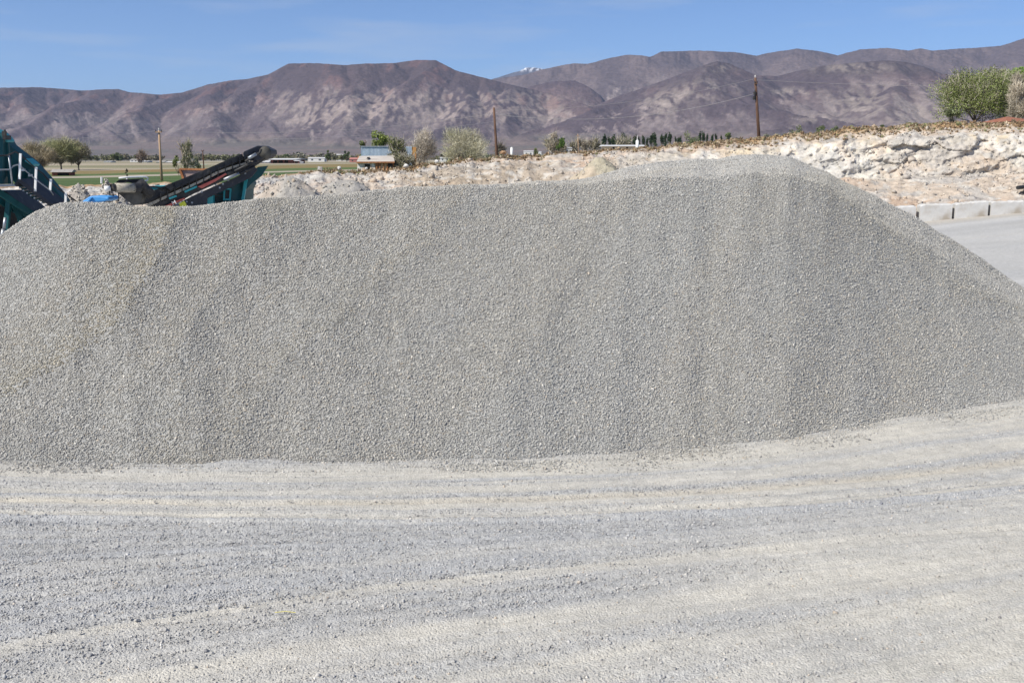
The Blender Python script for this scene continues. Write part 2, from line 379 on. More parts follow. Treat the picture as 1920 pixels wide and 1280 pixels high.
def blur(a, k, ax):
    w = np.exp(-np.linspace(-2, 2, 2 * k + 1) ** 2); w /= w.sum(); p = [(0, 0)] * a.ndim; p[ax] = (k, k)
    b = np.pad(a, p, mode='edge'); return sum(w[i] * np.take(b, range(i, i + a.shape[ax]), ax) for i in range(2 * k + 1))
pq = qh(np.arange(-640, 2420, 3.)); pd = np.arange(8.4, 24, .04)
PQ, PD = np.meshgrid(pq, pd)
foot_d = lambda q_: np.interp(q_, AQ, AD) + (fbm(q_ * 14, q_ * 0, s=87, o=3) - .5) * .30
a = foot_d(pq); e = np.interp(pq, EQ, ED); ez = np.interp(pq, EQ, EZ); c = np.interp(pq, CQ, CD); cz = np.interp(pq, CQ, CZ)
fade = sstep(-640, -400, pxof(pq)) * (1 - sstep(2060, 2200, pxof(pq)))
ez = ez.clip(0, None) * fade; cz = cz.clip(0, None) * fade; e = np.maximum(e, a + .3); c = np.maximum(c, e + .1)
t1 = ((PD - a) / (e - a)); z1 = ez * np.clip(t1, 0, 1) ** 1.06
t2 = np.clip((PD - e) / (c - e), 0, 1); z2 = ez + (cz - ez) * t2
z3 = cz - (PD - c) * .66
PX = PQ * PD
PZ = np.where(PD < e, z1, np.where(PD < c, z2, z3))
PZ = blur(blur(np.maximum(PZ, -.05), 5, 0), 3, 1)
# avalanche streaks running down the slope and broad hollows
u = PX - .55 * (PD - 9.5)
amp = sstep(.0, .6, PZ)
st_ = fbm(u * 1.5, PD * .35, s=81, o=4) - .5
PZ = PZ + amp * (st_ * .055 + (fbm(PX * .45, PD * .4, s=83) - .5) * .15 + (fbm(PX * 4, PD * 4, s=85) - .5) * .035)
crestfix = 0
PZ = np.where(PD < a - .05, -.06, PZ)
# keep the outline where the photograph has it
el = np.where(PD < c + .6, (PZ - CAMZ) / PD, -9); sil = el.max(0); want = np.array([(z - CAMZ) / d for z, d in zip(np.interp(pq, CQ, CZ), np.interp(pq, CQ, CD))]) + (fbm(pq * 40, pq * 0, s=89, o=3) - .5) * .0045
k = blur((want - sil) * np.interp(pq, CQ, CD) * (fade > .98), 4, 0) * sstep(.15, .7, cz)
PZ = PZ + k[None] * sstep(.25, 1.0, PZ / np.maximum(cz, .3)[None])
def project(x, y, z):
    dp = y * CP - (z - CAMZ) * SP; return 960 + F * x / dp, 640 - F * (y * SP + (z - CAMZ) * CP) / dp
SLIPS = [((345, 385), (300, 480), (205, 620), (110, 690), (0, 745), (-150, 830)), ((545, 370), (450, 480), (385, 560), (345, 660), (320, 860)), ((900, 345), (780, 480), (650, 600), (540, 690), (430, 860)), ((1150, 330), (1100, 450), (1000, 640), (930, 860)), ((1560, 330), (1640, 420), (1800, 540), (1960, 600), (2000, 860))]
def slips(x, y, z):
    px, py = project(x, y, z); r = []
    for L_ in SLIPS:
        a_ = np.array(L_, float); r.append(px - np.interp(py, a_[:, 1], a_[:, 0]) + (fbm(x * 1.3, y * 1.3, s=int(a_[0, 0])) - .5) * 60)
    return r
SL = slips(PX, PD, PZ)
for t_, am_, w_ in zip(SL, (.075, .05, .05, .035, .05), (70, 80, 100, 110, 60)): PZ = PZ + amp * sstep(.3, .9, cz)[None] * (1 - sstep(.9, 1, PZ / np.maximum(cz, .3)[None])) * am_ * np.where(t_ < 0, np.exp(t_ / w_), np.exp(-t_ / (w_ * .35)))
def pile_z(q, d):
    fi = (d - pd[0]) / .04; fj = np.interp(q, pq, np.arange(len(pq))); i = np.clip(fi.astype(int), 0, len(pd) - 2); j = np.clip(fj.astype(int), 0, len(pq) - 2); fi = fi - i; fj = fj - j
    return (PZ[i, j] * (1 - fi) + PZ[i + 1, j] * fi) * (1 - fj) + (PZ[i, j + 1] * (1 - fi) + PZ[i + 1, j + 1] * fi) * fj
def pile_warm(x, d):
    u = x - .6 * (d - 9.5)
    w = fbm(u * .9, d * .25, s=91, o=4) * .6 + fbm(u * 3, d * .8, s=93, o=3) * .4
    w = sstep(.38, .66, w)
    # browner fall of stone at the far left
    px = pxof(x / d); hh = (d - 9.5) / 3.5
    pass
    return w.clip(0, 1)
def pile():
    root = empty('gravel_pile', (1.5, 13, 0), 'wide heap of grey crushed gravel filling the middle of the picture, peak at right', 'gravel pile')
    wm = pile_warm(PX, PD)
    col = np.array([.345, .342, .328]) * np.ones(PX.shape + (1,)); col = cmix(col, (.345, .335, .315), wm * .6)
    V = np.stack([PX, PD, PZ - .004], -1).reshape(-1, 3) - np.array(root.location)
    F_ = gridfaces(*PX.shape); zz = PZ.reshape(-1)[F_]; F_ = F_[zz.max(1) > -.055]
    me = npmesh('heap', V, F_); setcol(me, 'Col', col.reshape(-1, 3)); me.shade_smooth()
    link('heap', me, colmat('gravel_heap', nscale=40, namt=.12, vor=(75, .25, .014, .8)), root)
    n = 1250000
    q = rng.uniform(qh(-480), qh(2130), n); d = rng.uniform(9.2, 17.6, n)
    keep = (d > foot_d(q) - .8 * rng.random(n) ** 3.5) & (d < np.interp(q, CQ, CD) + .5) & (rng.random(n) < np.where((q > qh(-70)) & (q < qh(1990)), 1, .65))
    # on the far left and right the heap falls away behind its outline
    keep &= rng.random(n) < (d / 17.6)
    q, d = q[keep], d[keep]; n = len(q); x = q * d
    z = np.maximum(pile_z(q, d), 0)
    px_ = pxof(q); hh_ = (d - 9.5) / 3.5; zq = pile_z(q, d); tl = slips(x, d, zq); sg = lambda t, w, e_=12: (1 - sstep(-e_, e_, t)) * np.exp(np.minimum(t, 0) / w); bw_ = .9 * sg(tl[0], 110) + .28 * sg(tl[1], 90, 20) + .28 * sg(tl[2], 120, 20) + .25 * np.exp(-(tl[4] / 45) ** 2)
    coarse = fbm((x - .6 * d) * 1.1, d * .5, s=95)
    size = np.clip(rng.lognormal(math.log(.0092), .30, n), .0055, .022) * (.92 + .18 * coarse)
    wm = pile_warm(x, d)
    c = rockcols(n, .34 + .2 * wm, (.412, .403, .378)) * (1 - .12 * bw_[:, None] * np.array([[.6, 1.0, 2.0]])) * (.965 + .07 * fbm((x - .6 * d) * .7, d * .3, s=97))[:, None]
    P = np.stack([x, d, z + size * .15], -1) - np.array(root.location)
    st = stones('loose_stone', P, size, c, colmat('crushed_stone', nscale=45, namt=.14), root)
    tagk(st, 'stuff')
    return n
npile = pile()
print('stones', ng, npile)

# ================================================================== QUARRY BANK
def bank():
    px = np.arange(-900, 2800, 2.4); toe = toe_d(px); rim = rim_d(px); rz = zof(np.interp(px, RIM[:, 0], RIM[:, 1]), rim)
    q = qh(px); tz = ground_z(q * toe, toe) - .05
    rz = rz + (fbm(px / 18, px * 0, s=101, o=3) - .5) * .28
    # profile: fraction along -> (fraction of run, fraction of height)
    white = sstep(1130, 1500, px)                       # steep cut rock on the right, rubble slope on the left
    T = np.concatenate([np.linspace(0, 1, 120), np.linspace(1.03, 2, 24)])
    prW = np.interp(T, [0, .30, .42, .80, .90, 1], [0, .36, .40, .83, .90, 1]); prR = np.interp(T, [0, .30, .42, .80, .90, 1], [0, .55, .66, .80, .88, 1])
    plR = np.interp(T, [0, .3, .6, .85, 1], [0, .25, .55, .85, 1]); plH = np.interp(T, [0, .3, .6, .85, 1], [0, .33, .72, .92, 1])
    H = prW[:, None] * white + plH[:, None] * (1 - white); Rn = prR[:, None] * white + plR[:, None] * (1 - white)
    Y = toe + (rim - toe) * Rn; Z = tz + (rz - tz) * H
    b = T[:, None] > 1; tb = (T[:, None] - 1).clip(0, 1); Yb = rim + (88 - rim) * tb; zb = plain_z(px, np.full(px.shape, 88.)) - .25
    Zb = rz * (1 - sstep(0, 1, tb)) + zb * sstep(0, 1, tb)
    Y = np.where(b, Yb, Y); Z = np.where(b, Zb, Z); X = q * Y
    # relief: slanting fractured blocks, gullies, rubble
    k = .75; sx, sz = X + .45 * Z, Z - .35 * X
    d1, v1, d2 = cell3(sx * .55, Y * .5, sz * 1.0, 3); e1, w1, e2 = cell3(sx * 1.5, Y * 1.3, sz * 2.4, 9)
    face = sstep(.36, .44, T)[:, None] * (1 - sstep(.80, .90, T))[:, None]
    rough = np.where(b, .25, 1) * sstep(0, .05, T)[:, None]
    steep = face * white
    Y = Y + rough * (steep * ((v1 - .5) * .42 + (w1 - .5) * .12 + (np.abs(fbm(sx * .8, Y * .3, sz * 1.5, s=117) - .5) - .12) * 1.3 + (fbm(sx * 2.6, sz * 4.5, s=118) - .5) * .24) + (fbm(X * .25, Z * .4, s=111) - .5) * .7 * (1 - b) + (1 - steep) * (w1 - .5) * .28)
    rimk = 1 - .85 * np.exp(-((T[:, None] - 1) / .06) ** 2)
    Z = Z + rough * rimk * ((fbm(X * .9, Y * .9, s=113) - .5) * (.35 - .2 * steep) + (fbm(X * 3, Y * 3, Z * 3, s=115, o=3) - .5) * .22 * (1 - .6 * steep) + (w1 - .5) * .10 * (1 - steep))
    # heap of broken stone and the rubble shoulder at the left end
    X = q * Y
    # colours
    n1 = fbm(X * .18, Z * .5 + Y * .1, s=121); n2 = fbm(X * .7, Y * .7, Z * 1.2, s=123); n3 = fbm(X * 2.2, Y * 2, Z * 3, s=125)
    P = px[None, :] + 0 * X; TT = T[:, None] + 0 * X
    tan = np.array([.46, .35, .265]); pale = np.array([.50, .42, .34]); grey = np.array([.38, .36, .335]); wht = np.array([.61, .57, .50]); cream = np.array([.58, .49, .36]); brown = np.array([.27, .20, .135]); ochre = np.array([.42, .27, .13])
    col = np.ones(X.shape + (3,)) * tan; col = cmix(col, pale, sstep(.42, .62, n1)); col = cmix(col, grey, sstep(.50, .60, n2) * .8)
    wf = sstep(.36, .42, TT + (n1 - .5) * .12) * (1 - sstep(.79, .86, TT + (n2 - .5) * .14))
    # rock band: strong on the right, broken patches toward the left
    cover = np.interp(P, [500, 640, 800, 980, 1060, 1180, 1280, 1500], [0, .10, .42, .50, .38, .6, .95, 1])
    wf = wf * sstep(1.02 - cover, 1.14 - cover, n1 * .5 + n2 * .5 + .18)
    rock = cmix(np.ones(X.shape + (3,)) * wht, cream, sstep(.5, .62, fbm(X * .3, Z * .8, s=131))); rock = cmix(rock, (.62, .60, .57), sstep(.48, .6, fbm(sx * .9, sz * 1.6, s=133)) * .7)
    rock = rock * (.88 + .22 * w1[..., None]); crk = 1 - sstep(.0, .035, np.abs(fbm(sx * 1.2, sz * 2.4, s=135) - .5)); rock = cmix(rock, (.42, .34, .25), crk * .55 * sstep(.4, .6, n2)); rock = cmix(rock, (.55, .44, .33), sstep(.52, .66, fbm(X * .9, Z * .35, s=137)) * .55); rock = cmix(rock, (.45, .36, .27), sstep(.58, .7, n3) * .6)
    rock = cmix(rock, (.43, .34, .26), sstep(.50, .60, fbm(X * .16, Z * .5, s=139)) * .65); rock = cmix(rock, (.40, .385, .36), sstep(.54, .64, fbm(X * .35 + 7, Z * .8, s=140)) * .6)
    rock = rock * (.66 + .34 * sstep(1080, 1420, P))[..., None]; rock = cmix(rock, (.47, .39, .30), (1 - sstep(1080, 1400, P)) * .45)
    col = col * (1 - wf[..., None]) + rock * wf[..., None]
    # grey rubble at the left shoulder
    lf = (1 - sstep(520, 760, P)) ; col = cmix(col, (.42, .405, .385), lf * (.45 + .45 * sstep(.4, .6, n2)))
    col = cmix(col, (.55, .52, .47), sstep(.56, .66, n3) * .7)
    top = sstep(.90, .97, TT + (n2 - .5) * .10) ; tc_ = cmix(np.ones(X.shape + (3,)) * np.array([.38, .29, .20]), ochre, sstep(.45, .6, n2) * .7); tc_ = cmix(tc_, brown, sstep(.5, .65, n3) * .8)
    col = col * (1 - top[..., None]) + tc_ * top[..., None]
    me = npmesh('quarry_bank', np.stack([X, Y, Z], -1).reshape(-1, 3), gridfaces(*X.shape)); setcol(me, 'Col', col.reshape(-1, 3))
    o = link('quarry_bank', me, colmat('bank_rock', nscale=2.2, namt=.22, bump=.12, bscale=4.0)); tagk(o, 'structure')
    # loose rocks lying on it
    n = 26000
    i = rng.integers(2, 138, n); j = rng.integers(0, len(px) - 1, n); pj = px[j]
    m = (pj > 380) & (pj < 2050); i, j = i[m], j[m]; pj = px[j]; t = T[i]
    dens = .25 + .75 * (fbm(X[i, j] * .4, Z[i, j] * .7, s=141) > .5); dens *= np.where(t > 1.15, .25, 1) * np.where((pj > 1150) & (t > .4) & (t < .85), .25, 1) * np.where(pj < 1150, .6, 1)
    # the coarse dump at px 1080-1180
    m = rng.random(len(i)) < dens; i, j = i[m], j[m]; n = len(i); t = T[i]
    size = rng.lognormal(math.log(.065), .5, n).clip(.03, .36)
    c0 = col[i, j]; c = rockcols(n, np.full(n, .5), (.47, .43, .38)); mixk = rng.random((n, 1)) * .8; c = c * mixk + c0 * (1 - mixk) * 1.0
    Pp = np.stack([X[i, j], Y[i, j] - size * .1, Z[i, j] + size * .15], -1) + rng.normal(0, .06, (n, 3)) * np.array([1, .3, .3])
    tagk(stones('rubble', Pp, size, c.clip(0, .85), colmat('rubble_rock', nscale=6, namt=.2)), 'stuff')
    return X, Y, Z, T, px
BX, BY, BZ, BT, BPX = bank()

# dry brush growing along the rim: one mesh of many blades
def brush():
    n = 5600; cx = rng.uniform(560, 2100, n); k = np.searchsorted(BPX, cx).clip(0, len(BPX) - 1)
    i = rng.choice(len(BT), n, p=(lambda w: w / w.sum())(np.exp(-((BT - 1.04) / .10) ** 2) + .02 * (BT > .85)))
    dn = fbm(cx / 30, cx * 0, s=151); keep = rng.random(n) < .25 + 1.2 * sstep(.35, .6, dn) + .4 * (cx > 1500)
    k, i, cx = k[keep], i[keep], cx[keep]; base = np.stack([BX[i, k], BY[i, k], BZ[i, k]], -1); n = len(k)
    hgt = rng.lognormal(math.log(.075), .42, n).clip(.03, .28); nb = 14
    B = np.repeat(base, nb, 0); Hh = np.repeat(hgt, nb); m = n * nb
    a = rng.uniform(0, 2 * math.pi, m); sp = rng.uniform(0, 1, m) * Hh * .9
    p0 = B + np.stack([np.cos(a) * sp * .5, np.sin(a) * sp * .5, -.03 * np.ones(m)], -1)
    tip = B + np.stack([np.cos(a) * sp * 1.1, np.sin(a) * sp * 1.1, Hh * rng.uniform(.5, 1.1, m)], -1)
    w = np.stack([-np.sin(a), np.cos(a), np.zeros(m)], -1) * (.018 + Hh[:, None] * .10)
    mid = (p0 + tip) / 2 + np.stack([np.cos(a), np.sin(a), np.ones(m)], -1) * Hh[:, None] * .08
    V = np.stack([p0 - w * .5, p0 + w * .5, mid + w, mid - w, tip], 1)
    f = np.concatenate([np.array([[0, 1, 2, 3]]) + (np.arange(m) * 5)[:, None], np.array([[3, 2, 4, 4]]) + (np.arange(m) * 5)[:, None]])
    vv = V.reshape(-1, 3)
    me = bpy.data.meshes.new('dry_brush'); me.from_pydata(vv.tolist(), [], [tuple(r[:4]) if r[2] != r[3] else tuple(r[:3]) for r in f.tolist()])
    pal = np.array([(.33, .23, .14), (.42, .34, .22), (.22, .165, .11), (.27, .27, .14), (.50, .41, .29)])
    c = pal[rng.choice(5, n, p=[.3, .22, .25, .13, .10])] * rng.uniform(.8, 1.2, (n, 1))
    setcol(me, 'Col', np.repeat(c, nb * 5, axis=0)); tagk(link('dry_brush', me, colmat('dry_brush', nscale=3, namt=.2)), 'stuff')
brush()

# ================================================================== MOUNTAINS
def mrange(name, sky_pts, Dc, D0, seed, spur_px=52, slope=.45, fan=(.05, 70), pal=None, px0=-360, px1=2280, step=2.0, drow=17, capfn=None, behind=700, L=(1300, 1900), wig=1.0, gully=1.0):
    """a range as a union of ridges: crest line, spurs coming down toward the valley, and side spurs off these"""
    rs = np.random.default_rng(seed); P = np.array(sky_pts, float)
    px = np.arange(px0, px1, step); q = qh(px); D = np.arange(D0, Dc + behind, drow)
    dcr = Dc + (fbm(px / 130, px * 0, s=seed, o=3) - .5) * 900; want = np.interp(px, P[:, 0], P[:, 1])
    want = want + (fbm(px / 9, px * 0, s=seed + 1, o=3) - .5) * 1.2
    Q, DD = np.meshgrid(q, D); X = Q * DD
    zf0 = plain_z(px, np.full(px.shape, float(D0)))
    fanz = lambda pxx, d: np.interp(pxx, px, zf0) + (np.maximum(d - D0, 0) * fan[0]) + fan[1] * ((d - D0) / 1000.).clip(0, 5) ** 2 * .5
    Z = fanz(pxof(Q), DD) - 6 + (fbm(X / 500, DD / 900, s=seed + 2) - .5) * 30 * sstep(D0, D0 + 800, DD)
    F0 = Z.copy()
    kk = slope
    def stamp(x, y, z, k):
        R_ = min(750., max(60., (z - fanz(pxof(x / y), y) + 30) / k))
        i0, i1 = np.searchsorted(D, (y - R_, y + R_)); j0, j1 = np.searchsorted(q, ((x - R_) / y, (x + R_) / y))
        if i1 <= i0 or j1 <= j0: return
        d = np.sqrt((X[i0:i1, j0:j1] - x) ** 2 + (DD[i0:i1, j0:j1] - y) ** 2)
        v = z - k * (np.sqrt(d * d + 14 ** 2) - 14); np.maximum(Z[i0:i1, j0:j1], v, out=Z[i0:i1, j0:j1])
    zc = zof(want, dcr)
    for j in range(0, len(px), 4): stamp(q[j] * dcr[j], dcr[j], zc[j] - 8, kk)
    p = px0
    while p < px1 - 10:
        j = int((p - px0) / step); x, y, z = q[j] * dcr[j], dcr[j], zc[j] - 6
        Ls = rs.uniform(*L); n = int(Ls / 34); dirx = rs.normal(0, .22) * wig; side = 1
        x0, y0 = x, y
        for i in range(n):
            t = (i + 1) / n; dirx += rs.normal(0, .09) * wig; dirx *= .97
            x += dirx * 34; y -= 34; zf = float(fanz(pxof(x / y), y)); zz = zf + (z - zf) * 0 + (zc[j] - zf) * ((1 - t) ** 1.15 * (.80 + .2 * (1 - t))) + 22 * math.sin(t * 9 + p) * (1 - t)
            if y < D0 + 60: break
            stamp(x, y, zz, kk * (1 + .15 * t))
            if i % 5 == 3 and t < .93:
                side = -side; xs, ys = x, y; dx, dy = side * rs.uniform(.7, 1.0), -rs.uniform(.5, 1.0); nn = math.hypot(dx, dy); m = int(rs.uniform(6, 12)); zs = zz; zd = (zz - zf) * .9 / m
                for k2 in range(m):
                    xs += dx / nn * 32; ys += dy / nn * 32; zs -= max(zd, 32 * .20); dx += rs.normal(0, .12)
                    if ys < D0 + 30: break
                    stamp(xs, ys, zs, kk * 1.2)
                    if k2 % 3 == 1:
                        s3 = rs.choice((-1, 1)); xr, yr, zr_ = xs, ys, zs
                        for _k in range(4):
                            xr += s3 * rs.uniform(10, 26); yr -= rs.uniform(14, 30); zr_ -= rs.uniform(9, 14); stamp(xr, yr, zr_, kk * 1.5)
        p += spur_px * rs.uniform(.6, 1.45)
    Z0 = Z.copy(); Zs = blur(blur(Z, 1, 0), 1, 1); rel = sstep(4, 60, Z - F0)
    lap = Zs - blur(blur(Z, 7, 0), 7, 1)
    Z = Zs + rel * ((fbm(X / 120, DD / 120, s=seed + 5, o=4) - .5) * 34 * gully - np.abs(fbm(X / 70, DD / 90, s=seed + 6, o=3) - .5) * 22 * gully * (1 - sstep(.55, .9, (Z - F0) / np.maximum((Z - F0).max(0), 1))))
    for _ in range(3):
        el = (Z - CAMZ) / DD; sil = el.max(0); w = (zof(want, dcr) - CAMZ) / dcr
        f = (w / np.maximum(sil, 1e-4)).clip(.6, 1.6); fs = blur(f, 24, 0); fr = blur(f, 1, 0) / fs
        hh = ((Z - F0) / np.maximum((Z - F0).max(0), 1)).clip(0, 1); Z = F0 + (Z - F0) * (1 + (fs - 1)[None] * sstep(.1, .7, hh)) * (1 + (fr - 1)[None] * sstep(.82, 1.0, hh))
    hrel = ((Z - F0) / np.maximum((Z - F0).max(0), 1)).clip(0, 1)
    valley = sstep(2, 16, -lap); ridge = sstep(3, 16, lap)
    a, b_, c_, fg, fg2 = [np.array(v) for v in pal]
    N1 = fbm(X / 300, DD / 600, s=seed + 7); N2 = fbm(X / 75, DD / 210, s=seed + 8); N3 = fbm(X / 26, DD / 85, s=seed + 9); N4 = 1 - np.abs(2 * fbm((X + .5 * DD) / 60, DD / 260, s=seed + 10) - 1)
    col = np.ones(X.shape + (3,)) * a; col = cmix(col, b_, sstep(.42, .62, N1)); col = cmix(col, c_, (sstep(.50, .60, N2 * .45 + N1 * .25 + N3 * .3) * .58 * sstep(.05, .2, hrel) * (1 - sstep(.6, .85, hrel)))); col = cmix(col, a * .62, ridge * .35 * sstep(.3, .6, N2))
    col = cmix(col, c_ * 1.1, valley * sstep(.42, .6, N3) * .55 * (1 - sstep(.65, .9, hrel))); col = cmix(col, a * .5, sstep(.6, .68, N3) * .35)
    col = cmix(col, c_ * 1.25, sstep(.90, .97, N4) * sstep(.45, .6, N2) * .6 * (1 - sstep(.6, .8, hrel))); col = cmix(col, np.array([.17, .15, .14]), (1 - sstep(.35, .6, hrel)) * sstep(.4, .6, N1) * .5); col = col * (.86 + .28 * N3[..., None])
    fan_c = cmix(np.ones(X.shape + (3,)) * fg, fg2, sstep(.4, .62, fbm(X / 500, DD / 200, s=seed + 11)))
    fk = 1 - sstep(6, 45, Z - F0); col = col * (1 - fk[..., None]) + fan_c * fk[..., None]
    col = col * np.array([.98, .94, 1.02])
    if capfn: col = capfn(col, px, hrel, X, DD, Z, N2, N3, want, lap)
    V = np.stack([X, DD, Z], -1).reshape(-1, 3)
    me = npmesh(name, V, gridfaces(*X.shape)); setcol(me, 'Col', col.reshape(-1, 3)); me.shade_smooth()
    o = link(name, me, colmat(name + '_ground', nscale=.03, namt=.20, bump=9, bscale=.035)); tagk(o, 'structure'); return o
MAUVE = [(.095, .075, .076), (.135, .100, .092), (.29, .245, .21), (.15, .135, .11), (.185, .15, .125)]
SKY_A = [(-400, 175), (-200, 170), (0, 165), (80, 163.5), (165, 170), (190, 168.5), (230, 167), (250, 173), (310, 177.5), (350, 173), (400, 158), (440, 151), (470, 148.5), (510, 140), (530, 129), (548, 119.5), (600, 118.5), (650, 122.5), (690, 119.5), (740, 119),
         (785, 112.5), (820, 113), (855, 132), (900, 144), (950, 157), (1000, 168), (1060, 185), (1120, 205), (1200, 232), (1300, 256), (2400, 270)]
def capA(col, px, h, X, Y, Z, N2, N3, want, lap):
    P = px[None, :] + 0 * X; py = 640 - F * np.tan(np.arctan((Z - CAMZ) / Y) + PITCH - 2 * PITCH + 0) if False else HY - (Z - CAMZ) / Y * KQ
    m = sstep(500, 560, P) * (1 - sstep(1010, 1120, P)); cap = m * (1 - sstep(135, 185, py + (N2 - .5) * 50))
    col = cmix(col, (.085, .062, .064), cap * .85)
    # pale bare fans at the foot of the mesa
    pale = m * sstep(165, 185, py) * (1 - sstep(225, 245, py)) * sstep(.42, .58, N3 * .6 + N2 * .4); col = cmix(col, (.36, .29, .25), pale * .55)
    red = sstep(.55, .7, N2) * sstep(.4, .6, h) * .4; col = cmix(col, (.20, .11, .095), red); return col
def capB(col, px, h, X, Y, Z, N2, N3, want, lap):
    P = px[None, :] + 0 * X; py = HY - (Z - CAMZ) / Y * KQ
    for a, b, t, bo in ((1285, 1400, 112, 140), (1500, 1770, 110, 150)):
        col = cmix(col, (.085, .066, .068), sstep(a - 30, a + 10, P) * (1 - sstep(b - 30, b + 30, P)) * (1 - sstep(bo - 14, bo + 6, py + (N2 - .5) * 20)) * .85)
    for cx, cy, rx, ry in ((1590, 133, 75, 9), (1310, 172, 40, 18), (1345, 135, 25, 6), (1480, 175, 60, 6), (1600, 195, 50, 25), (1700, 215, 70, 30), (1240, 195, 40, 22), (1530, 230, 40, 12)):
        g = np.exp(-((P - cx) / rx) ** 2 - ((py - cy) / ry) ** 2) * sstep(.38, .55, N3 * .7 + N2 * .3); col = cmix(col, (.38, .32, .27), g * .5)
    return col
def snowcap(col, px, h, X, Y, Z, N2, N3, want, lap):
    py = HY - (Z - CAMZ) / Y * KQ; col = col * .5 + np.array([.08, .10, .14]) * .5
    return cmix(col, (.86, .88, .92), sstep(.48, .60, N3 + (140 - py) / 90.) * (1 - sstep(133, 142, py)) * ((px[None] > 955) & (px[None] < 1040)))
SKY_B = [(-400, 300), (860, 292), (930, 270), (980, 250), (1030, 236), (1075, 220), (1120, 197), (1160, 180), (1200, 166), (1240, 151), (1275, 138), (1310, 124), (1338, 114.5), (1360, 119), (1385, 130), (1410, 141), (1450, 143), (1500, 130), (1535, 123), (1600, 117), (1650, 113), (1690, 117),
         (1720, 125), (1755, 139), (1800, 147), (1850, 150), (2000, 146), (2400, 150)]
SKY_D = [(-400, 300), (700, 296), (880, 262), (940, 235), (990, 163), (1040, 152), (1075, 151), (1100, 162), (1125, 180), (1150, 215), (1220, 262), (2400, 290)]
SKY_C = [(-400, 300), (820, 240), (870, 190), (905, 160), (925, 149), (950, 145), (985, 140), (1010, 132), (1045, 124), (1075, 119), (1100, 120), (1140, 109), (1170, 103), (1200, 104), (1215, 107), (1235, 97), (1300, 95), (1370, 98), (1410, 105), (1430, 100), (1485, 91), (1530, 97),
         (1560, 104), (1600, 93), (1650, 90), (1690, 95), (1710, 91), (1735, 95), (1770, 92), (1810, 90), (1860, 86), (1900, 72), (1920, 69), (2000, 60), (2100, 66), (2400, 80)]
SKY_S = [(700, 200), (880, 165), (920, 150), (945, 142), (962, 136), (975, 133), (985, 127.5), (1000, 127), (1015, 129), (1040, 138), (1100, 160), (1200, 200)]
BACK = [(.12, .098, .094), (.16, .128, .115), (.29, .25, .215), (.15, .135, .11), (.19, .155, .13)]
mrange('mesa_hill', SKY_A, 7600, 4300, 201, spur_px=46, slope=.50, fan=(.030, 22), pal=MAUVE, capfn=capA, L=(1400, 2000))
mrange('front_hill', SKY_B, 6900, 4200, 307, spur_px=40, slope=.44, fan=(.030, 20), pal=MAUVE, capfn=capB, px0=840, L=(1300, 2100), wig=1.6)
mrange('middle_hill', SKY_D, 8300, 6300, 411, spur_px=26, slope=.46, fan=(.05, 30), pal=[(.10, .076, .076), (.15, .11, .10), (.30, .25, .21), (.15, .135, .11), (.17, .14, .12)], px0=860, px1=1260, L=(700, 1100))
mrange('back_hill', SKY_C, 9900, 7400, 509, spur_px=38, slope=.46, fan=(.06, 60), pal=BACK, px0=800, L=(1300, 1800), behind=900, gully=1.2)
mrange('snowy_peak', SKY_S, 15500, 12500, 613, spur_px=16, slope=.5, fan=(.08, 60), pal=BACK, px0=860, px1=1140, drow=40, step=1.5, L=(900, 1400), capfn=snowcap)


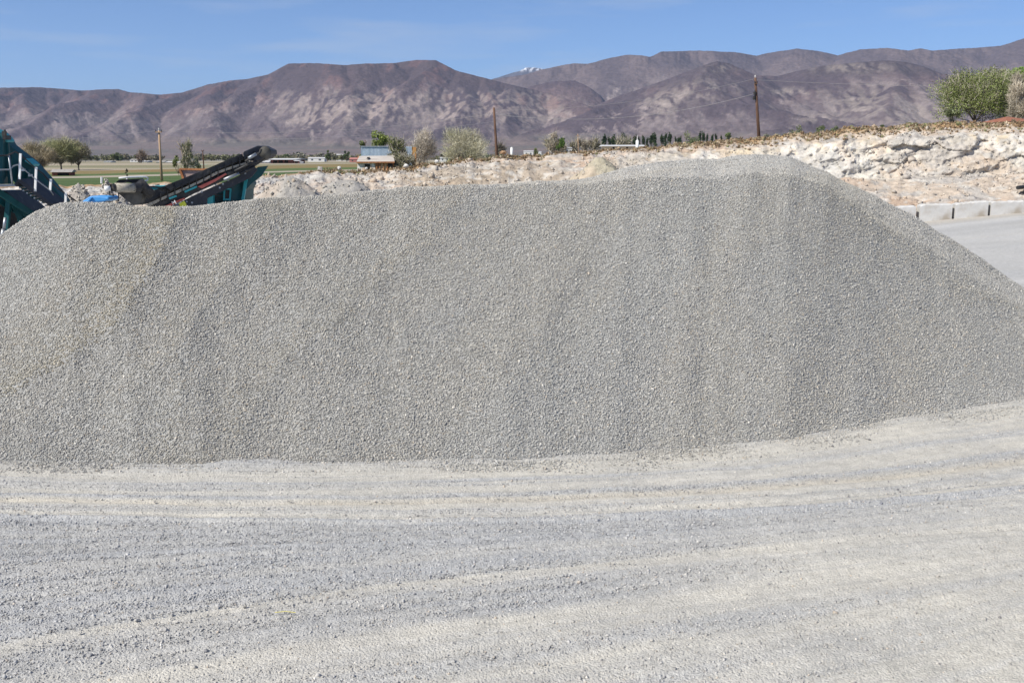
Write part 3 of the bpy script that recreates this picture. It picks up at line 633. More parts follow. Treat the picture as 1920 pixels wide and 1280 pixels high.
# ================================================================== VEGETATION
def curvepts(a, b, n=5, bend=.12, rs=None):
    a, b = Vector(a), Vector(b); L_ = (b - a).length; off = Vector((rs.uniform(-1, 1), rs.uniform(-1, 1), rs.uniform(-.4, .6))) * L_ * bend
    return [a.lerp(b, t) + off * math.sin(math.pi * t) for t in [i / (n - 1) for i in range(n)]]
LEAF = colmat('leaves', nscale=.8, namt=.18, rough=.7, spec=.15); TWIG = colmat('twigs', nscale=2, namt=.2)
BARK = noisemat('bark', (.16, .13, .10), (.30, .26, .21), 4, stretch=(1, 1, .25), bump=.02)
BARKP = noisemat('pale_bark', (.34, .31, .26), (.50, .46, .39), 4, stretch=(1, 1, .25), bump=.02)
def tree(name, label, cat, px, D, top, wpx, kind='leafy', col=((.10, .13, .035),), seed=1, trunk=.25, n=2600, ls=.10, grp=None, bark=None, clumps=26, squash=1.0, lean=0.0, boxy=False, x0=None, single=False, zb=None, twigmix=0):
    rs = np.random.default_rng(seed); p = W(px, HY, D); x = p.x; z0 = gz(x, D) if zb is None else zb
    h = float(zof(top, D)) - z0; w = wpx / KQ * D; hb = h * trunk; ch = h - hb
    root = None if single else empty(name, (x, D, z0), label, cat, grp)
    # clump centres through the crown volume
    cc = []
    while len(cc) < clumps:
        v = rs.normal(size=3); v /= np.linalg.norm(v); r = rs.random() ** .45
        if kind == 'poplar': v = np.array([v[0] * .5 * w * (1 - .35 * abs(v[2])), v[1] * .5 * w * (1 - .35 * abs(v[2])), v[2] * .5 * ch]) * r
        elif boxy: v = v / (np.abs(v) ** 4).sum() ** .25; v = np.array([v[0] * .42 * w, v[1] * .42 * w, v[2] * .46 * ch]) * r
        else: v = np.array([v[0] * .42 * w, v[1] * .42 * w, (v[2] if v[2] > 0 else v[2] * .95) * .47 * ch * squash]) * r
        cc.append(v + np.array([lean * w, 0, hb + ch * .5]))
    cc = np.array(cc); cc[:, 2] += (.5 * ch * .12) * (1 - (np.hypot(cc[:, 0], cc[:, 1]) / (.5 * w + .01)) ** 2)
    tb = MB(); rt = max(.05, h * .022) * (1.0 if kind != 'poplar' else .7)
    fork = Vector((lean * w * .3, 0, hb * 1.0 + .02)); tb.tube(curvepts((0, 0, -.15), fork, 5, .06, rs), rt * 1.35, rt, 7)
    limbs = []
    for k in rs.permutation(len(cc))[:min(len(cc), 14)]:
        e = Vector(cc[k]); s0 = fork.lerp(Vector((0, 0, hb * .7)), rs.random() * .6); pts = curvepts(s0, e, 6, .12, rs); tb.tube(pts, rt * .55, rt * .10, 5); limbs.append(pts)
    k = rs.integers(0, len(cc), n); cr = (.5 * w * .38 if kind != 'poplar' else .5 * w * .55)
    v = rs.normal(size=(n, 3)); v /= np.linalg.norm(v, axis=1)[:, None]
    P = cc[k] + v * (rs.random(n) ** .5)[:, None] * np.array([cr, cr, min(cr * 1.1, ch * .25) * (2.2 if kind == 'poplar' else 1)])
    cs = np.array(col)[rs.integers(0, len(col), len(cc))][k] * (rs.uniform(.72, 1.28, len(cc))[k] * rs.uniform(.75, 1.3, n))[:, None]
    me_parts = []
    nt = n if kind == 'bare' else int(n * twigmix)
    if kind != 'bare':
        m = n; u = rs.normal(size=(m, 3)); u /= np.linalg.norm(u, axis=1)[:, None]; t2 = np.cross(u, rs.normal(size=(m, 3))); t2 /= np.linalg.norm(t2, axis=1)[:, None]
        s_ = (ls * rs.uniform(.6, 1.3, m))[:, None]; V = np.stack([P - u * s_ * .7, P + t2 * s_ * .4, P + u * s_ * .7, P - t2 * s_ * .4], 1).reshape(-1, 3)
        me = npmesh('crown', V, (np.arange(m * 4)).reshape(-1, 4)); setcol(me, 'Col', np.repeat(cs, 4, 0)); me_parts.append(('crown', me, LEAF))
    if nt:
        Pn = P[:nt]; src = np.array([0, 0, hb * .8]) + (cc[k[:nt]] - np.array([0, 0, hb * .8])) * .78; dr = Pn - src; dr /= np.linalg.norm(dr, axis=1)[:, None] + 1e-6; dr = dr * .7 + rs.normal(size=(nt, 3)) * .42 + np.array([0, 0, .18])
        ln = (ls * rs.uniform(4, 9, nt))[:, None]; a = Pn - dr * ln * .5; b = Pn + dr * ln * .5; sd_ = np.cross(dr, rs.normal(size=(nt, 3))); sd_ /= np.linalg.norm(sd_, axis=1)[:, None]; wd = ls * .22
        V = np.stack([a - sd_ * wd, a + sd_ * wd, b + sd_ * wd * .3, b - sd_ * wd * .3], 1).reshape(-1, 3)
        me = npmesh('twigs', V, np.arange(nt * 4).reshape(-1, 4)); tcv = cs[:nt] if kind == 'bare' else np.ones((nt, 3)) * np.array([.42, .38, .30])
        setcol(me, 'Col', np.repeat(tcv, 4, 0)); me_parts.append(('twigs', me, TWIG))
    if single:
        o = link(name, me_parts[0][1], me_parts[0][2]); o.location = (x, D, z0); tag(o, label, cat, grp)
        return o
    tb2 = MB(); tb2.v = [Vector(q) + root.location for q in tb.v]; tb2.f = tb.f; tb2.m = tb.m; tb2.build('trunk', bark or BARK, root, smooth=True)
    for nm, me, mt in me_parts: link(nm, me, mt, root)
    return root
GR = ((.13, .17, .045), (.16, .20, .06), (.10, .13, .04)); GL = ((.17, .26, .05), (.12, .21, .04)); OL = ((.19, .18, .10), (.15, .145, .08), (.23, .21, .13)); PALE = ((.50, .44, .36), (.58, .52, .43), (.42, .37, .30)); BRN = ((.28, .23, .16), (.33, .27, .20), (.22, .20, .12))
DK = ((.030, .050, .022), (.04, .065, .03), (.05, .075, .03))
# right-hand trees on the bank
tree('willow_tree', 'large round green willow standing on the bank left of the other right-hand trees', 'tree', 1822, 95, 139, 150, 'leafy', ((.18, .215, .07), (.23, .27, .10), (.14, .17, .05)), 11, .01, 34000, .095, clumps=70, twigmix=.10, boxy=True)
tree('willow_tree', 'green willow behind and right of the large round willow', 'tree', 1882, 108, 143, 90, 'leafy', ((.16, .21, .06), (.20, .25, .08)), 12, .01, 22000, .10, clumps=50, twigmix=.08, boxy=True)
tree('cottonwood_tree', 'bright green cottonwood top rising behind the bare bush at the right edge', 'tree', 1908, 125, 120, 52, 'leafy', ((.11, .20, .035), (.15, .25, .05)), 13, .35, 5000, .16, clumps=16)
tree('bare_tree', 'pale leafless tree in front of the green trees at the right edge', 'tree', 1905, 86, 146, 58, 'bare', ((.46, .41, .33), (.38, .34, .27), (.52, .46, .38)), 14, .03, 8500, .08, clumps=22, bark=BARKP)
tree('willow_bush', 'low grey-green bush at the left foot of the large round willow', 'bush', 1778, 93, 200, 34, 'leafy', ((.20, .22, .13), (.16, .18, .09)), 15, .05, 1500, .12, clumps=10)
# trees round the shack
tree('green_tree', 'green tree growing against the metal wall behind the rusty shack', 'tree', 745, 186, 254, 46, 'leafy', ((.15, .17, .06), (.19, .21, .08)), 21, .18, 2600, .24, clumps=18, twigmix=.25, squash=1.2)
tree('olive_bush', 'dull olive bush leaning over the right end of the rusty shack', 'bush', 753, 183, 290, 50, 'leafy', ((.20, .19, .10), (.14, .14, .07)), 22, .08, 1700, .24, clumps=14, twigmix=.3)
tree('cottonwood_tree', 'light green tree showing above the left part of the metal wall', 'tree', 716, 235, 247, 42, 'leafy', ((.19, .23, .06), (.14, .18, .05)), 23, .45, 1900, .30, clumps=9)
tree('green_bush', 'green bush behind the left end of the metal wall', 'bush', 684, 228, 264, 26, 'leafy', ((.17, .20, .08), (.13, .16, .06)), 24, .2, 800, .30, clumps=8)
tree('bare_tree', 'round pale leafless tree right of the rusty metal post', 'tree', 786, 205, 247, 72, 'bare', PALE, 25, .20, 5200, .15, clumps=34, bark=BARKP)
tree('bare_tree', 'wide pale leafless tree left of the leaning pole', 'tree', 873, 170, 243, 96, 'bare', ((.48, .45, .33), (.54, .51, .38), (.38, .37, .24)), 26, .14, 7000, .12, clumps=38, bark=BARKP)
tree('dry_bush', 'dark twiggy bush at the foot of the wide leafless tree', 'bush', 862, 168, 285, 24, 'bare', ((.22, .19, .14),), 27, .05, 800, .13, clumps=8)
# left cottonwoods
tree('cottonwood_tree', 'tall budding cottonwood in the middle of the left clump above the red barn', 'tree', 113, 205, 262, 72, 'bare', ((.36, .36, .20), (.42, .40, .26), (.28, .28, .14)), 31, .22, 6500, .16, clumps=34, twigmix=0)
tree('cottonwood_tree', 'greener cottonwood on the right of the left clump', 'tree', 146, 210, 268, 46, 'leafy', ((.27, .28, .13), (.22, .22, .11), (.31, .31, .17)), 32, .18, 3600, .20, clumps=26, twigmix=.7)
tree('cottonwood_tree', 'brownish bare cottonwood on the left of the clump above the red barn', 'tree', 78, 200, 272, 74, 'bare', ((.38, .33, .23), (.31, .28, .18)), 33, .14, 5500, .16, clumps=30)
tree('dry_bush', 'brown twiggy bush beside the red barn behind the teal machine', 'bush', 66, 190, 292, 40, 'bare', ((.26, .22, .15), (.32, .27, .19)), 34, .05, 1400, .18, clumps=10)
# broken tree in the field
bt = tree('broken_tree', 'green tree with a dead broken limb sticking up left, behind the black conveyor', 'tree', 349, 150, 266, 30, 'leafy', ((.19, .20, .09), (.15, .17, .07)), 35, .15, 1700, .17, clumps=14, twigmix=.4, lean=.12)
b = MB(); b.tube([W(346, 312, 150), W(344, 296, 150), W(341, 283, 150), W(337, 272, 150), W(331, 265, 150)], .22, .05, 6); b.tube([W(341, 283, 150), W(336, 279, 150), W(327, 272, 150)], .08, .03, 5); b.tube([W(337, 272, 150), W(338, 264, 150)], .06, .02, 5); b.build('dead_limb', BARK, bt, True)
tree('green_bush', 'low green bush left of the foot of the broken tree', 'bush', 333, 152, 292, 22, 'leafy', ((.17, .20, .08), (.13, .16, .06)), 36, .08, 700, .18, clumps=8)
tree('green_bush', 'grey green bush right of the foot of the broken tree', 'bush', 368, 160, 290, 24, 'leafy', ((.17, .18, .10), (.13, .15, .08)), 37, .08, 700, .18, clumps=8)
# middle distance, right of the leaning pole
tree('brown_tree', 'brownish round tree right of the leaning pole', 'tree', 1042, 420, 249, 38, 'leafy', BRN, 41, .12, 1700, .5, clumps=14, twigmix=.5)
tree('green_tree', 'small bright green tree in front of the brownish round tree', 'tree', 1053, 400, 263, 24, 'leafy', ((.12, .19, .04), (.09, .15, .035)), 42, .1, 900, .45, clumps=9)
tree('green_bush', 'small dark green bush left of the brownish round tree', 'bush', 1007, 380, 275, 16, 'leafy', ((.13, .15, .07),), 43, .1, 400, .4, clumps=6)
tree('dark_tree', 'dark bare tree standing behind the leaning pole', 'tree', 936, 400, 268, 22, 'bare', ((.20, .18, .14),), 44, .1, 700, .4, clumps=8)
for i, (px, top, w, c) in enumerate([(1078, 262, 26, BRN), (1098, 256, 26, ((.30, .25, .20), (.24, .20, .16))), (1116, 259, 22, OL), (1162, 262, 20, OL), (1175, 264, 18, ((.20, .21, .12),))]):
    tree('hedge_tree', ['bushy brown tree just left of the small distant pole', 'leafless brown tree just right of the small distant pole', 'olive tree at the left end of the dark poplar row', 'low olive tree in the gap of the left poplars', 'low grey green tree left of the white tank'][i], 'tree', px, 560, top, w, 'leafy', c, 50 + i, .12, 700, .7, clumps=8, twigmix=.4)
# poplar row
pop = [(1133, 252, 9), (1142, 255, 8), (1150, 253, 9), (1165, 248, 8), (1172, 252, 8), (1181, 255, 6), (1189, 253, 8), (1197, 256, 7), (1206, 254, 7), (1213, 257, 6), (1221, 251, 9), (1227, 248, 10), (1240, 252, 7), (1247, 248, 7), (1255, 249, 8), (1266, 255, 5), (1273, 256, 9), (1311, 246, 8), (1318, 247, 7), (1325, 250, 6), (1334, 252, 6), (1341, 250, 6), (1351, 253, 4)]
P0 = [tree('poplar_tree', 'narrow dark green poplar in the distant row beyond the white tank', 'tree', pop[k][0], 700, pop[k][1], pop[k][2], 'poplar', DK, 70 + k, .06, 620, .75, clumps=12, grp='poplars in the distant row') for k in (0, 11)]
def copytree(o, label=None, grp=None):
    c = o.copy(); C.objects.link(c)
    for ch in o.children:
        d = ch.copy(); C.objects.link(d); d.parent = c
    if label: c['label'] = label
    if grp: c['group'] = grp
    return c
for k, (px, top, w) in enumerate(pop):
    if k in (0, 11): continue
    src = P0[k % 2]; s0 = pop[(0, 11)[k % 2]]; c = copytree(src); D = 700 + (k * 37) % 60; x = W(px, HY, D).x; z = gz(x, D); c.location = (x, D, z)
    hs = (float(zof(top, D)) - z) / (float(zof(s0[1], 700)) - src.location.z); ws = w / s0[2] * D / 700; c.scale = (ws, ws, hs); c.rotation_euler = (0, 0, k * 1.3)
# rounder trees in and beside the row, and bushes behind the right bank
for i, (px, top, w, D, c, lab) in enumerate([(1290, 251, 40, 640, ((.17, .20, .09), (.14, .17, .08)), 'wide round green tree between the two groups of poplars'), (1363, 250, 16, 620, ((.15, .19, .08),), 'small green tree at the right end of the poplar row'),
        (1384, 257, 26, 600, ((.26, .24, .18),), 'low greyish thicket left of the tall right pole'), (1436, 254, 30, 420, ((.20, .20, .15),), 'low grey bush right of the tall right pole'), (1489, 238, 28, 330, ((.21, .22, .12), (.17, .19, .10)), 'yellowish green bush above the pale bank right of the tall pole'),
        (1536, 237, 22, 320, ((.14, .17, .08),), 'darker green bush above the bank, in the middle of three'), (1560, 238, 26, 330, ((.15, .18, .09),), 'green bush above the bank, rightmost of three'), (1633, 230, 6, 300, ((.07, .10, .05),), 'tiny dark conifer above the bank'), (1650, 231, 14, 290, ((.12, .15, .07),), 'small dark bush beside the tiny conifer')]):
    tree('distant_tree' if i < 2 else 'distant_bush', lab, 'tree' if i < 2 else 'bush', px, D, top, w, 'leafy', c, 90 + i, .05, 900, .0009 * D, clumps=9)
# the valley trees: four kinds, copied
rs = np.random.default_rng(5); kinds = [((.17, .17, .10), (.14, .145, .085)), ((.25, .215, .15), (.20, .18, .12)), ((.10, .13, .06), (.13, .155, .07)), ((.22, .21, .16),)]
labs = ['grey green tree in the far tree line across the valley', 'brownish leafless tree in the far tree line across the valley', 'darker green tree in the far tree line across the valley', 'pale grey tree in the far tree line across the valley']
VT = [tree('valley_tree', labs[k], 'tree', 200 + 30 * k, 1000, 291, 20, 'leafy', kinds[k], 120 + k, .1, 420, 1.0, clumps=9, grp='trees of the far tree line, kind %s' % ['one', 'two', 'three', 'four'][k], single=True) for k in range(4)]
for o, g in zip(VT, ('grey green valley trees', 'brownish valley trees', 'dark green valley trees', 'pale grey valley trees')): o['group'] = g
H0 = float(zof(291, 1000)) - VT[0].location.z
spots = [(rs.uniform(165, 300)) for _ in range(18)] + [rs.uniform(370, 450) for _ in range(14)] + [rs.uniform(500, 680) for _ in range(30)] + [rs.uniform(795, 960) for _ in range(22)] + [rs.uniform(5, 60) for _ in range(6)] + [rs.uniform(1360, 1480) for _ in range(8)]
for i, px in enumerate(spots):
    k = int(rs.choice(4, p=[.4, .25, .2, .15])); c = VT[k].copy(); C.objects.link(c); D = rs.uniform(900, 1700); x = W(px, HY, D).x; z = gz(x, D)
    top = rs.uniform(287, 295) if px < 1300 else rs.uniform(258, 264); s_ = max(.5, (float(zof(top, D)) - z) / H0); wv = rs.uniform(.9, 1.6); c.location = (x, D, z); c.scale = (s_ * wv, s_ * wv, s_); c.rotation_euler = (0, 0, rs.uniform(0, 6))
for i, (px, top, w) in enumerate([(614, 284, 14), (650, 282, 13)]):
    tree('round_tree', ['dark green round tree in the valley, left of two between barn and shack', 'dark green round tree in the valley, right of two between barn and shack'][i], 'tree', px, 620, top, w, 'leafy', ((.08, .11, .05), (.10, .13, .06)), 150 + i, .1, 800, .5, clumps=9)
tree('bare_tree', 'small dark leafless tree in the plain left of the pale wooden pole', 'tree', 264, 420, 283, 16, 'bare', ((.25, .20, .16),), 160, .15, 600, .4, clumps=9)
tree('dark_shrub', 'small dark round shrub on the field edge left of the drum', 'bush', 235, 112, 315, 7, 'leafy', ((.10, .09, .06),), 161, .2, 300, .08, clumps=6)

# ================================================================== FIELDS
def field(name, pts, c1, c2, lift, scale=.15):
    g = [G(a, b, 0.09) for a, b in pts]; b = MB(); b.add([(p.x, p.y, .09 + lift) for p in g], [tuple(range(len(g)))]); o = b.build(name, noisemat(name + '_cover', c1, c2, scale, bump=.05, stretch=(.15, 1, 1)))
    tagk(o, 'structure')
field('crop_field', [(-300, 353), (-300, 339), (60, 335), (180, 333.5), (380, 328), (560, 322.5), (690, 319.5), (760, 318), (760, 322), (600, 334), (480, 345), (300, 352)], (.06, .10, .028), (.095, .13, .042), .012)
field('field_track', [(-300, 339), (-300, 336), (60, 332), (180, 330), (380, 325), (560, 320), (690, 317.5), (760, 316.5), (760, 318), (690, 319.5), (560, 322.5), (380, 328), (180, 333.5), (60, 335)], (.34, .30, .23), (.40, .35, .27), .016)
field('far_crop_field', [(-300, 336), (-300, 329), (60, 327.5), (180, 326.5), (380, 320.5), (560, 315.5), (690, 313.5), (800, 312), (800, 316), (690, 317.5), (560, 320), (380, 325), (180, 330), (60, 332)], (.08, .125, .035), (.12, .15, .055), .020)
field('stubble_field', [(-300, 329), (-300, 323), (60, 321.5), (180, 320.5), (380, 316), (560, 309), (690, 307), (860, 306.5), (860, 309), (800, 312), (690, 313.5), (560, 315.5), (380, 320.5), (180, 326.5), (60, 327.5)], (.24, .15, .07), (.20, .19, .075), .024)

# ================================================================== PAINTS AND METALS
TEAL = noisemat('shaded_teal_paint', (.006, .065, .072), (.010, .095, .105), 1.2, rough=.5, spec=.3, c3=(.05, .07, .065), s3=2.5, lo3=.58, hi3=.78)  # machine teal darkened: shade of the unlit sides put into the colour
TEAL_LIT = noisemat('sunlit_teal_paint', (.03, .33, .36), (.05, .40, .42), 1.5, rough=.4, spec=.4, c3=(.20, .26, .25), s3=3, lo3=.62, hi3=.75)  # the same teal as seen in sun, light put into the colour
BLACK = noisemat('black_steel', (.018, .018, .020), (.04, .038, .036), 3, rough=.5, spec=.4, c3=(.12, .105, .085), s3=4, lo3=.58, hi3=.75)
SLATE = noisemat('slate_paint', (.032, .035, .045), (.05, .053, .064), 2, rough=.6, spec=.3, c3=(.11, .10, .09), s3=3, lo3=.6, hi3=.8)
RUBBER = noisemat('belt_rubber', (.05, .05, .048), (.14, .13, .11), 3, rough=.8)
DUSTY = noisemat('dusty_drum', (.34, .31, .25), (.46, .42, .34), 6, rough=.8, stretch=(.5, 4, 4), c3=(.12, .11, .10), s3=5)
GALV = noisemat('galvanised_steel', (.30, .32, .34), (.42, .44, .46), 4, rough=.45, metal=.6, spec=.5)
WHITEP = noisemat('white_paint', (.72, .72, .70), (.82, .82, .80), 5, rough=.5, spec=.4)
RED = noisemat('faded_red_paint', (.48, .10, .08), (.60, .18, .14), 3, rough=.5)
YEL = noisemat('yellow_sticker', (.62, .64, .05), (.72, .74, .10), 3, rough=.5)
BLUE = noisemat('blue_plastic', (.05, .26, .60), (.08, .33, .70), 2, rough=.45, spec=.4, bump=.03)
RUST = noisemat('rusty_sheet', (.30, .115, .045), (.46, .23, .11), 2.5, rough=.85, c3=(.17, .08, .045), s3=5, lo3=.5, hi3=.65)
PLATE = noisemat('worn_plate', (.30, .22, .20), (.38, .29, .26), 1.5, rough=.7, c3=(.22, .16, .14), s3=3)
CONC = noisemat('pale_concrete', (.52, .51, .49), (.59, .58, .56), 2.5, rough=.9, bump=.02, c3=(.36, .32, .27), s3=1.3, lo3=.50, hi3=.68)
WOOD = noisemat('pole_wood', (.085, .05, .038), (.17, .10, .07), 3, rough=.9, stretch=(2, 2, .3), bump=.01)
WOODP = noisemat('weathered_wood', (.36, .24, .15), (.48, .34, .23), 3, rough=.9, stretch=(2, 2, .3), bump=.01)
WIRE = noisemat('wire_metal', (.30, .29, .30), (.36, .35, .36), 3, rough=.5)
DARKIN = noisemat('dark_opening', (.018, .016, .014), (.03, .026, .022), 3)
GLASSD = noisemat('window_glass', (.05, .06, .07), (.09, .10, .11), 3, rough=.15, spec=.6)

# ================================================================== TEAL SCREENING MACHINE (left edge)
def at(a, b, D): return W(a, b, D)
def pipe(name, pts, r, m, parent, r1=None, n=8):
    b = MB(); b.tube([W(*p) if not isinstance(p, Vector) else p for p in pts], r, r1, n); return b.build(name, m, parent, True)
def screener():
    global SLOPE
    SLOPE = (.016, 40)
    o = W(40, 400, 37); root = empty('screening_machine', (o.x, o.y, 0), 'large teal screening machine with a railed walkway, standing at the left edge behind the gravel', 'machine')
    sl = -.004
    b = MB(); b.pp([(-90, 205), (0, 248), (12, 262), (18, 272), (60, 304), (96, 345), (121, 377), (112, 392), (92, 384), (60, 372), (36, 352), (20, 335), (-90, 285)], 37.2, .55); b.build('screen_box', TEAL, root, bevel=.02)
    b = MB(); b.pp([(-90, 204), (0, 248), (9, 256), (15, 264), (12, 267), (6, 261), (-90, 214)], 37.0, .5); b.build('lit_box_lip', TEAL_LIT, root)  # top edge of the box, its sunlight painted as brighter teal
    b = MB(); b.pp([(49, 297), (63, 308), (61, 312), (46, 302)], 37.0, .5); b.build('side_flange', TEAL_LIT, root)
    b = MB()      # ribs and bolts on the side of the box
    for k in range(6):
        u = 22 + k * 15; v = 288 + k * 14.5
        b.pp([(u, v), (u + 2, v + 1), (u - 2, v + 34), (u - 4, v + 32)], 37.08, .15)
    b.build('side_rib', TEAL, root)
    b = MB()
    for k in range(5):
        u = 72 + k * 8; v = 362 + k * 7; b.pp([(u, v), (u + 4, v + 3), (u + 3, v + 5.5), (u - 1, v + 2.5)], 37.0, .1)
    b.build('slot', BLACK, root)
    b = MB(); b.bar(W(14, 268, 36.9), W(19, 345, 36.9), .10); b.bar(W(4, 250, 36.9), W(2, 345, 36.9), .16); b.build('upright', TEAL, root)
    b = MB(); b.bar(W(8, 255, 36.8), W(8, 246, 36.8), .12); b.tube([W(9, 249, 36.8), W(9, 243, 36.8)], .05, .03, 6); b.box(tuple(W(5, 262, 36.8)), tuple(W(13, 254, 36.8) + Vector((0, .3, 0)))); b.build('top_bracket', BLACK, root)
    # walkway: level landing and the sloping gangway
    b = MB(); b.pp([(-60, 352), (-60, 348), (27, 346), (30, 349.5)], 35.4, 1.3); b.build('landing', GALV, root)
    wk = MB(); wk.pp([(26, 346), (34, 336), (38, 335.5), (97, 382), (93, 386.5), (34, 341.5), (30, 350)], 35.4, 1.25); wk = wk.build('gangway', SLATE, root)
    b = MB()
    for k in range(9):
        f = k / 9; b.bar(W(30 + 62 * f, 348 + 42 * f, 35.5), W(30 + 62 * f + 16, 348 + 42 * f - 2, 36.6), .05)
    b.build('grating', GALV, wk)
    b = MB(); b.bar(W(-60, 322, 36.2), W(61, 402, 36.2), .14, .2); b.bar(W(-60, 340, 36.9), W(40, 402, 36.9), .12, .18); b.build('support_beam', TEAL, root)
    for a_, b_ in (((17, 372), (11, 432)), ((24, 376), (48, 424)), ((-8, 350), (-30, 440)), ((36, 392), (70, 448))):
        m = MB(); m.bar(W(*a_, 36.6), W(b_[0] + (b_[0] - a_[0]) * .3, 452, 36.6), .17, .14); m.build('leg', TEAL, root)
    b = MB(); b.tube([W(10, 408, 35.9), W(7, 432, 35.9)], .055, n=8); b.tube([W(7, 430, 35.9), W(4, 448, 35.9)], .085, n=8); b.build('hydraulic_ram', GALV, root, True)
    b = MB(); b.pp([(-90, 360), (10, 358), (58, 400), (100, 450), (-90, 450)], 37.8, 1.6); b.build('chassis', BLACK, root, bevel=.03)
    for pp_ in (((16.5, 291), (23.5, 347)), ((-20, 293), (-18, 347))):
        m = MB(); m.tube([W(*pp_[0], 35.5), W(*pp_[1], 35.5)], .032, n=8); m.build('rail_post', GALV, root, True)
    for pp_ in (((38.5, 288), (36.5, 336)), ((68, 313.5), (66, 359)), ((95.5, 336), (94, 357)), ((123.5, 361), (123, 382))):
        m = MB(); m.bar(W(*pp_[0], 35.35), W(*pp_[1], 35.35), .075, .05); m.build('white_post', WHITEP, root)
    pipe('handrail', [(-60, 295, 35.5), (14, 291.5, 35.5), (22, 288, 35.5), (29, 284.5, 35.5), (38, 290, 35.4), (66, 315, 35.4), (80, 325, 35.4), (94, 341, 35.4), (110, 354, 35.4), (141, 376, 35.4)], .028, BLACK, root)
    pipe('mid_rail', [(-60, 320, 35.5), (18, 318, 35.5), (26, 311, 35.5), (33, 309, 35.5), (40, 313, 35.4), (66, 336, 35.4), (94, 357, 35.4), (100, 366, 35.4)], .024, GALV, root)
    b = MB()
    for u, v in ((41, 319), (54.5, 329)): b.box(tuple(W(u - 1.6, v + 2, 36.9)), tuple(W(u + 1.6, v - 2, 36.9) + Vector((0, .2, 0))))
    b.build('lamp', WHITEP, root)
    b = MB(); b.pp([(-90, 285), (6, 287), (12, 330), (6, 345), (-90, 345)], 38.4, .5); b.pp([(-90, 318), (0, 322), (3, 345), (-90, 345)], 36.9, .2); b.build('rear_panel', TEAL, root)
    b = MB(); b.tube([W(141, 376, 35.4), W(150, 383, 35.5)], .02); b.build('rail_end', BLACK, root)
    return root
screener(); SLOPE = None

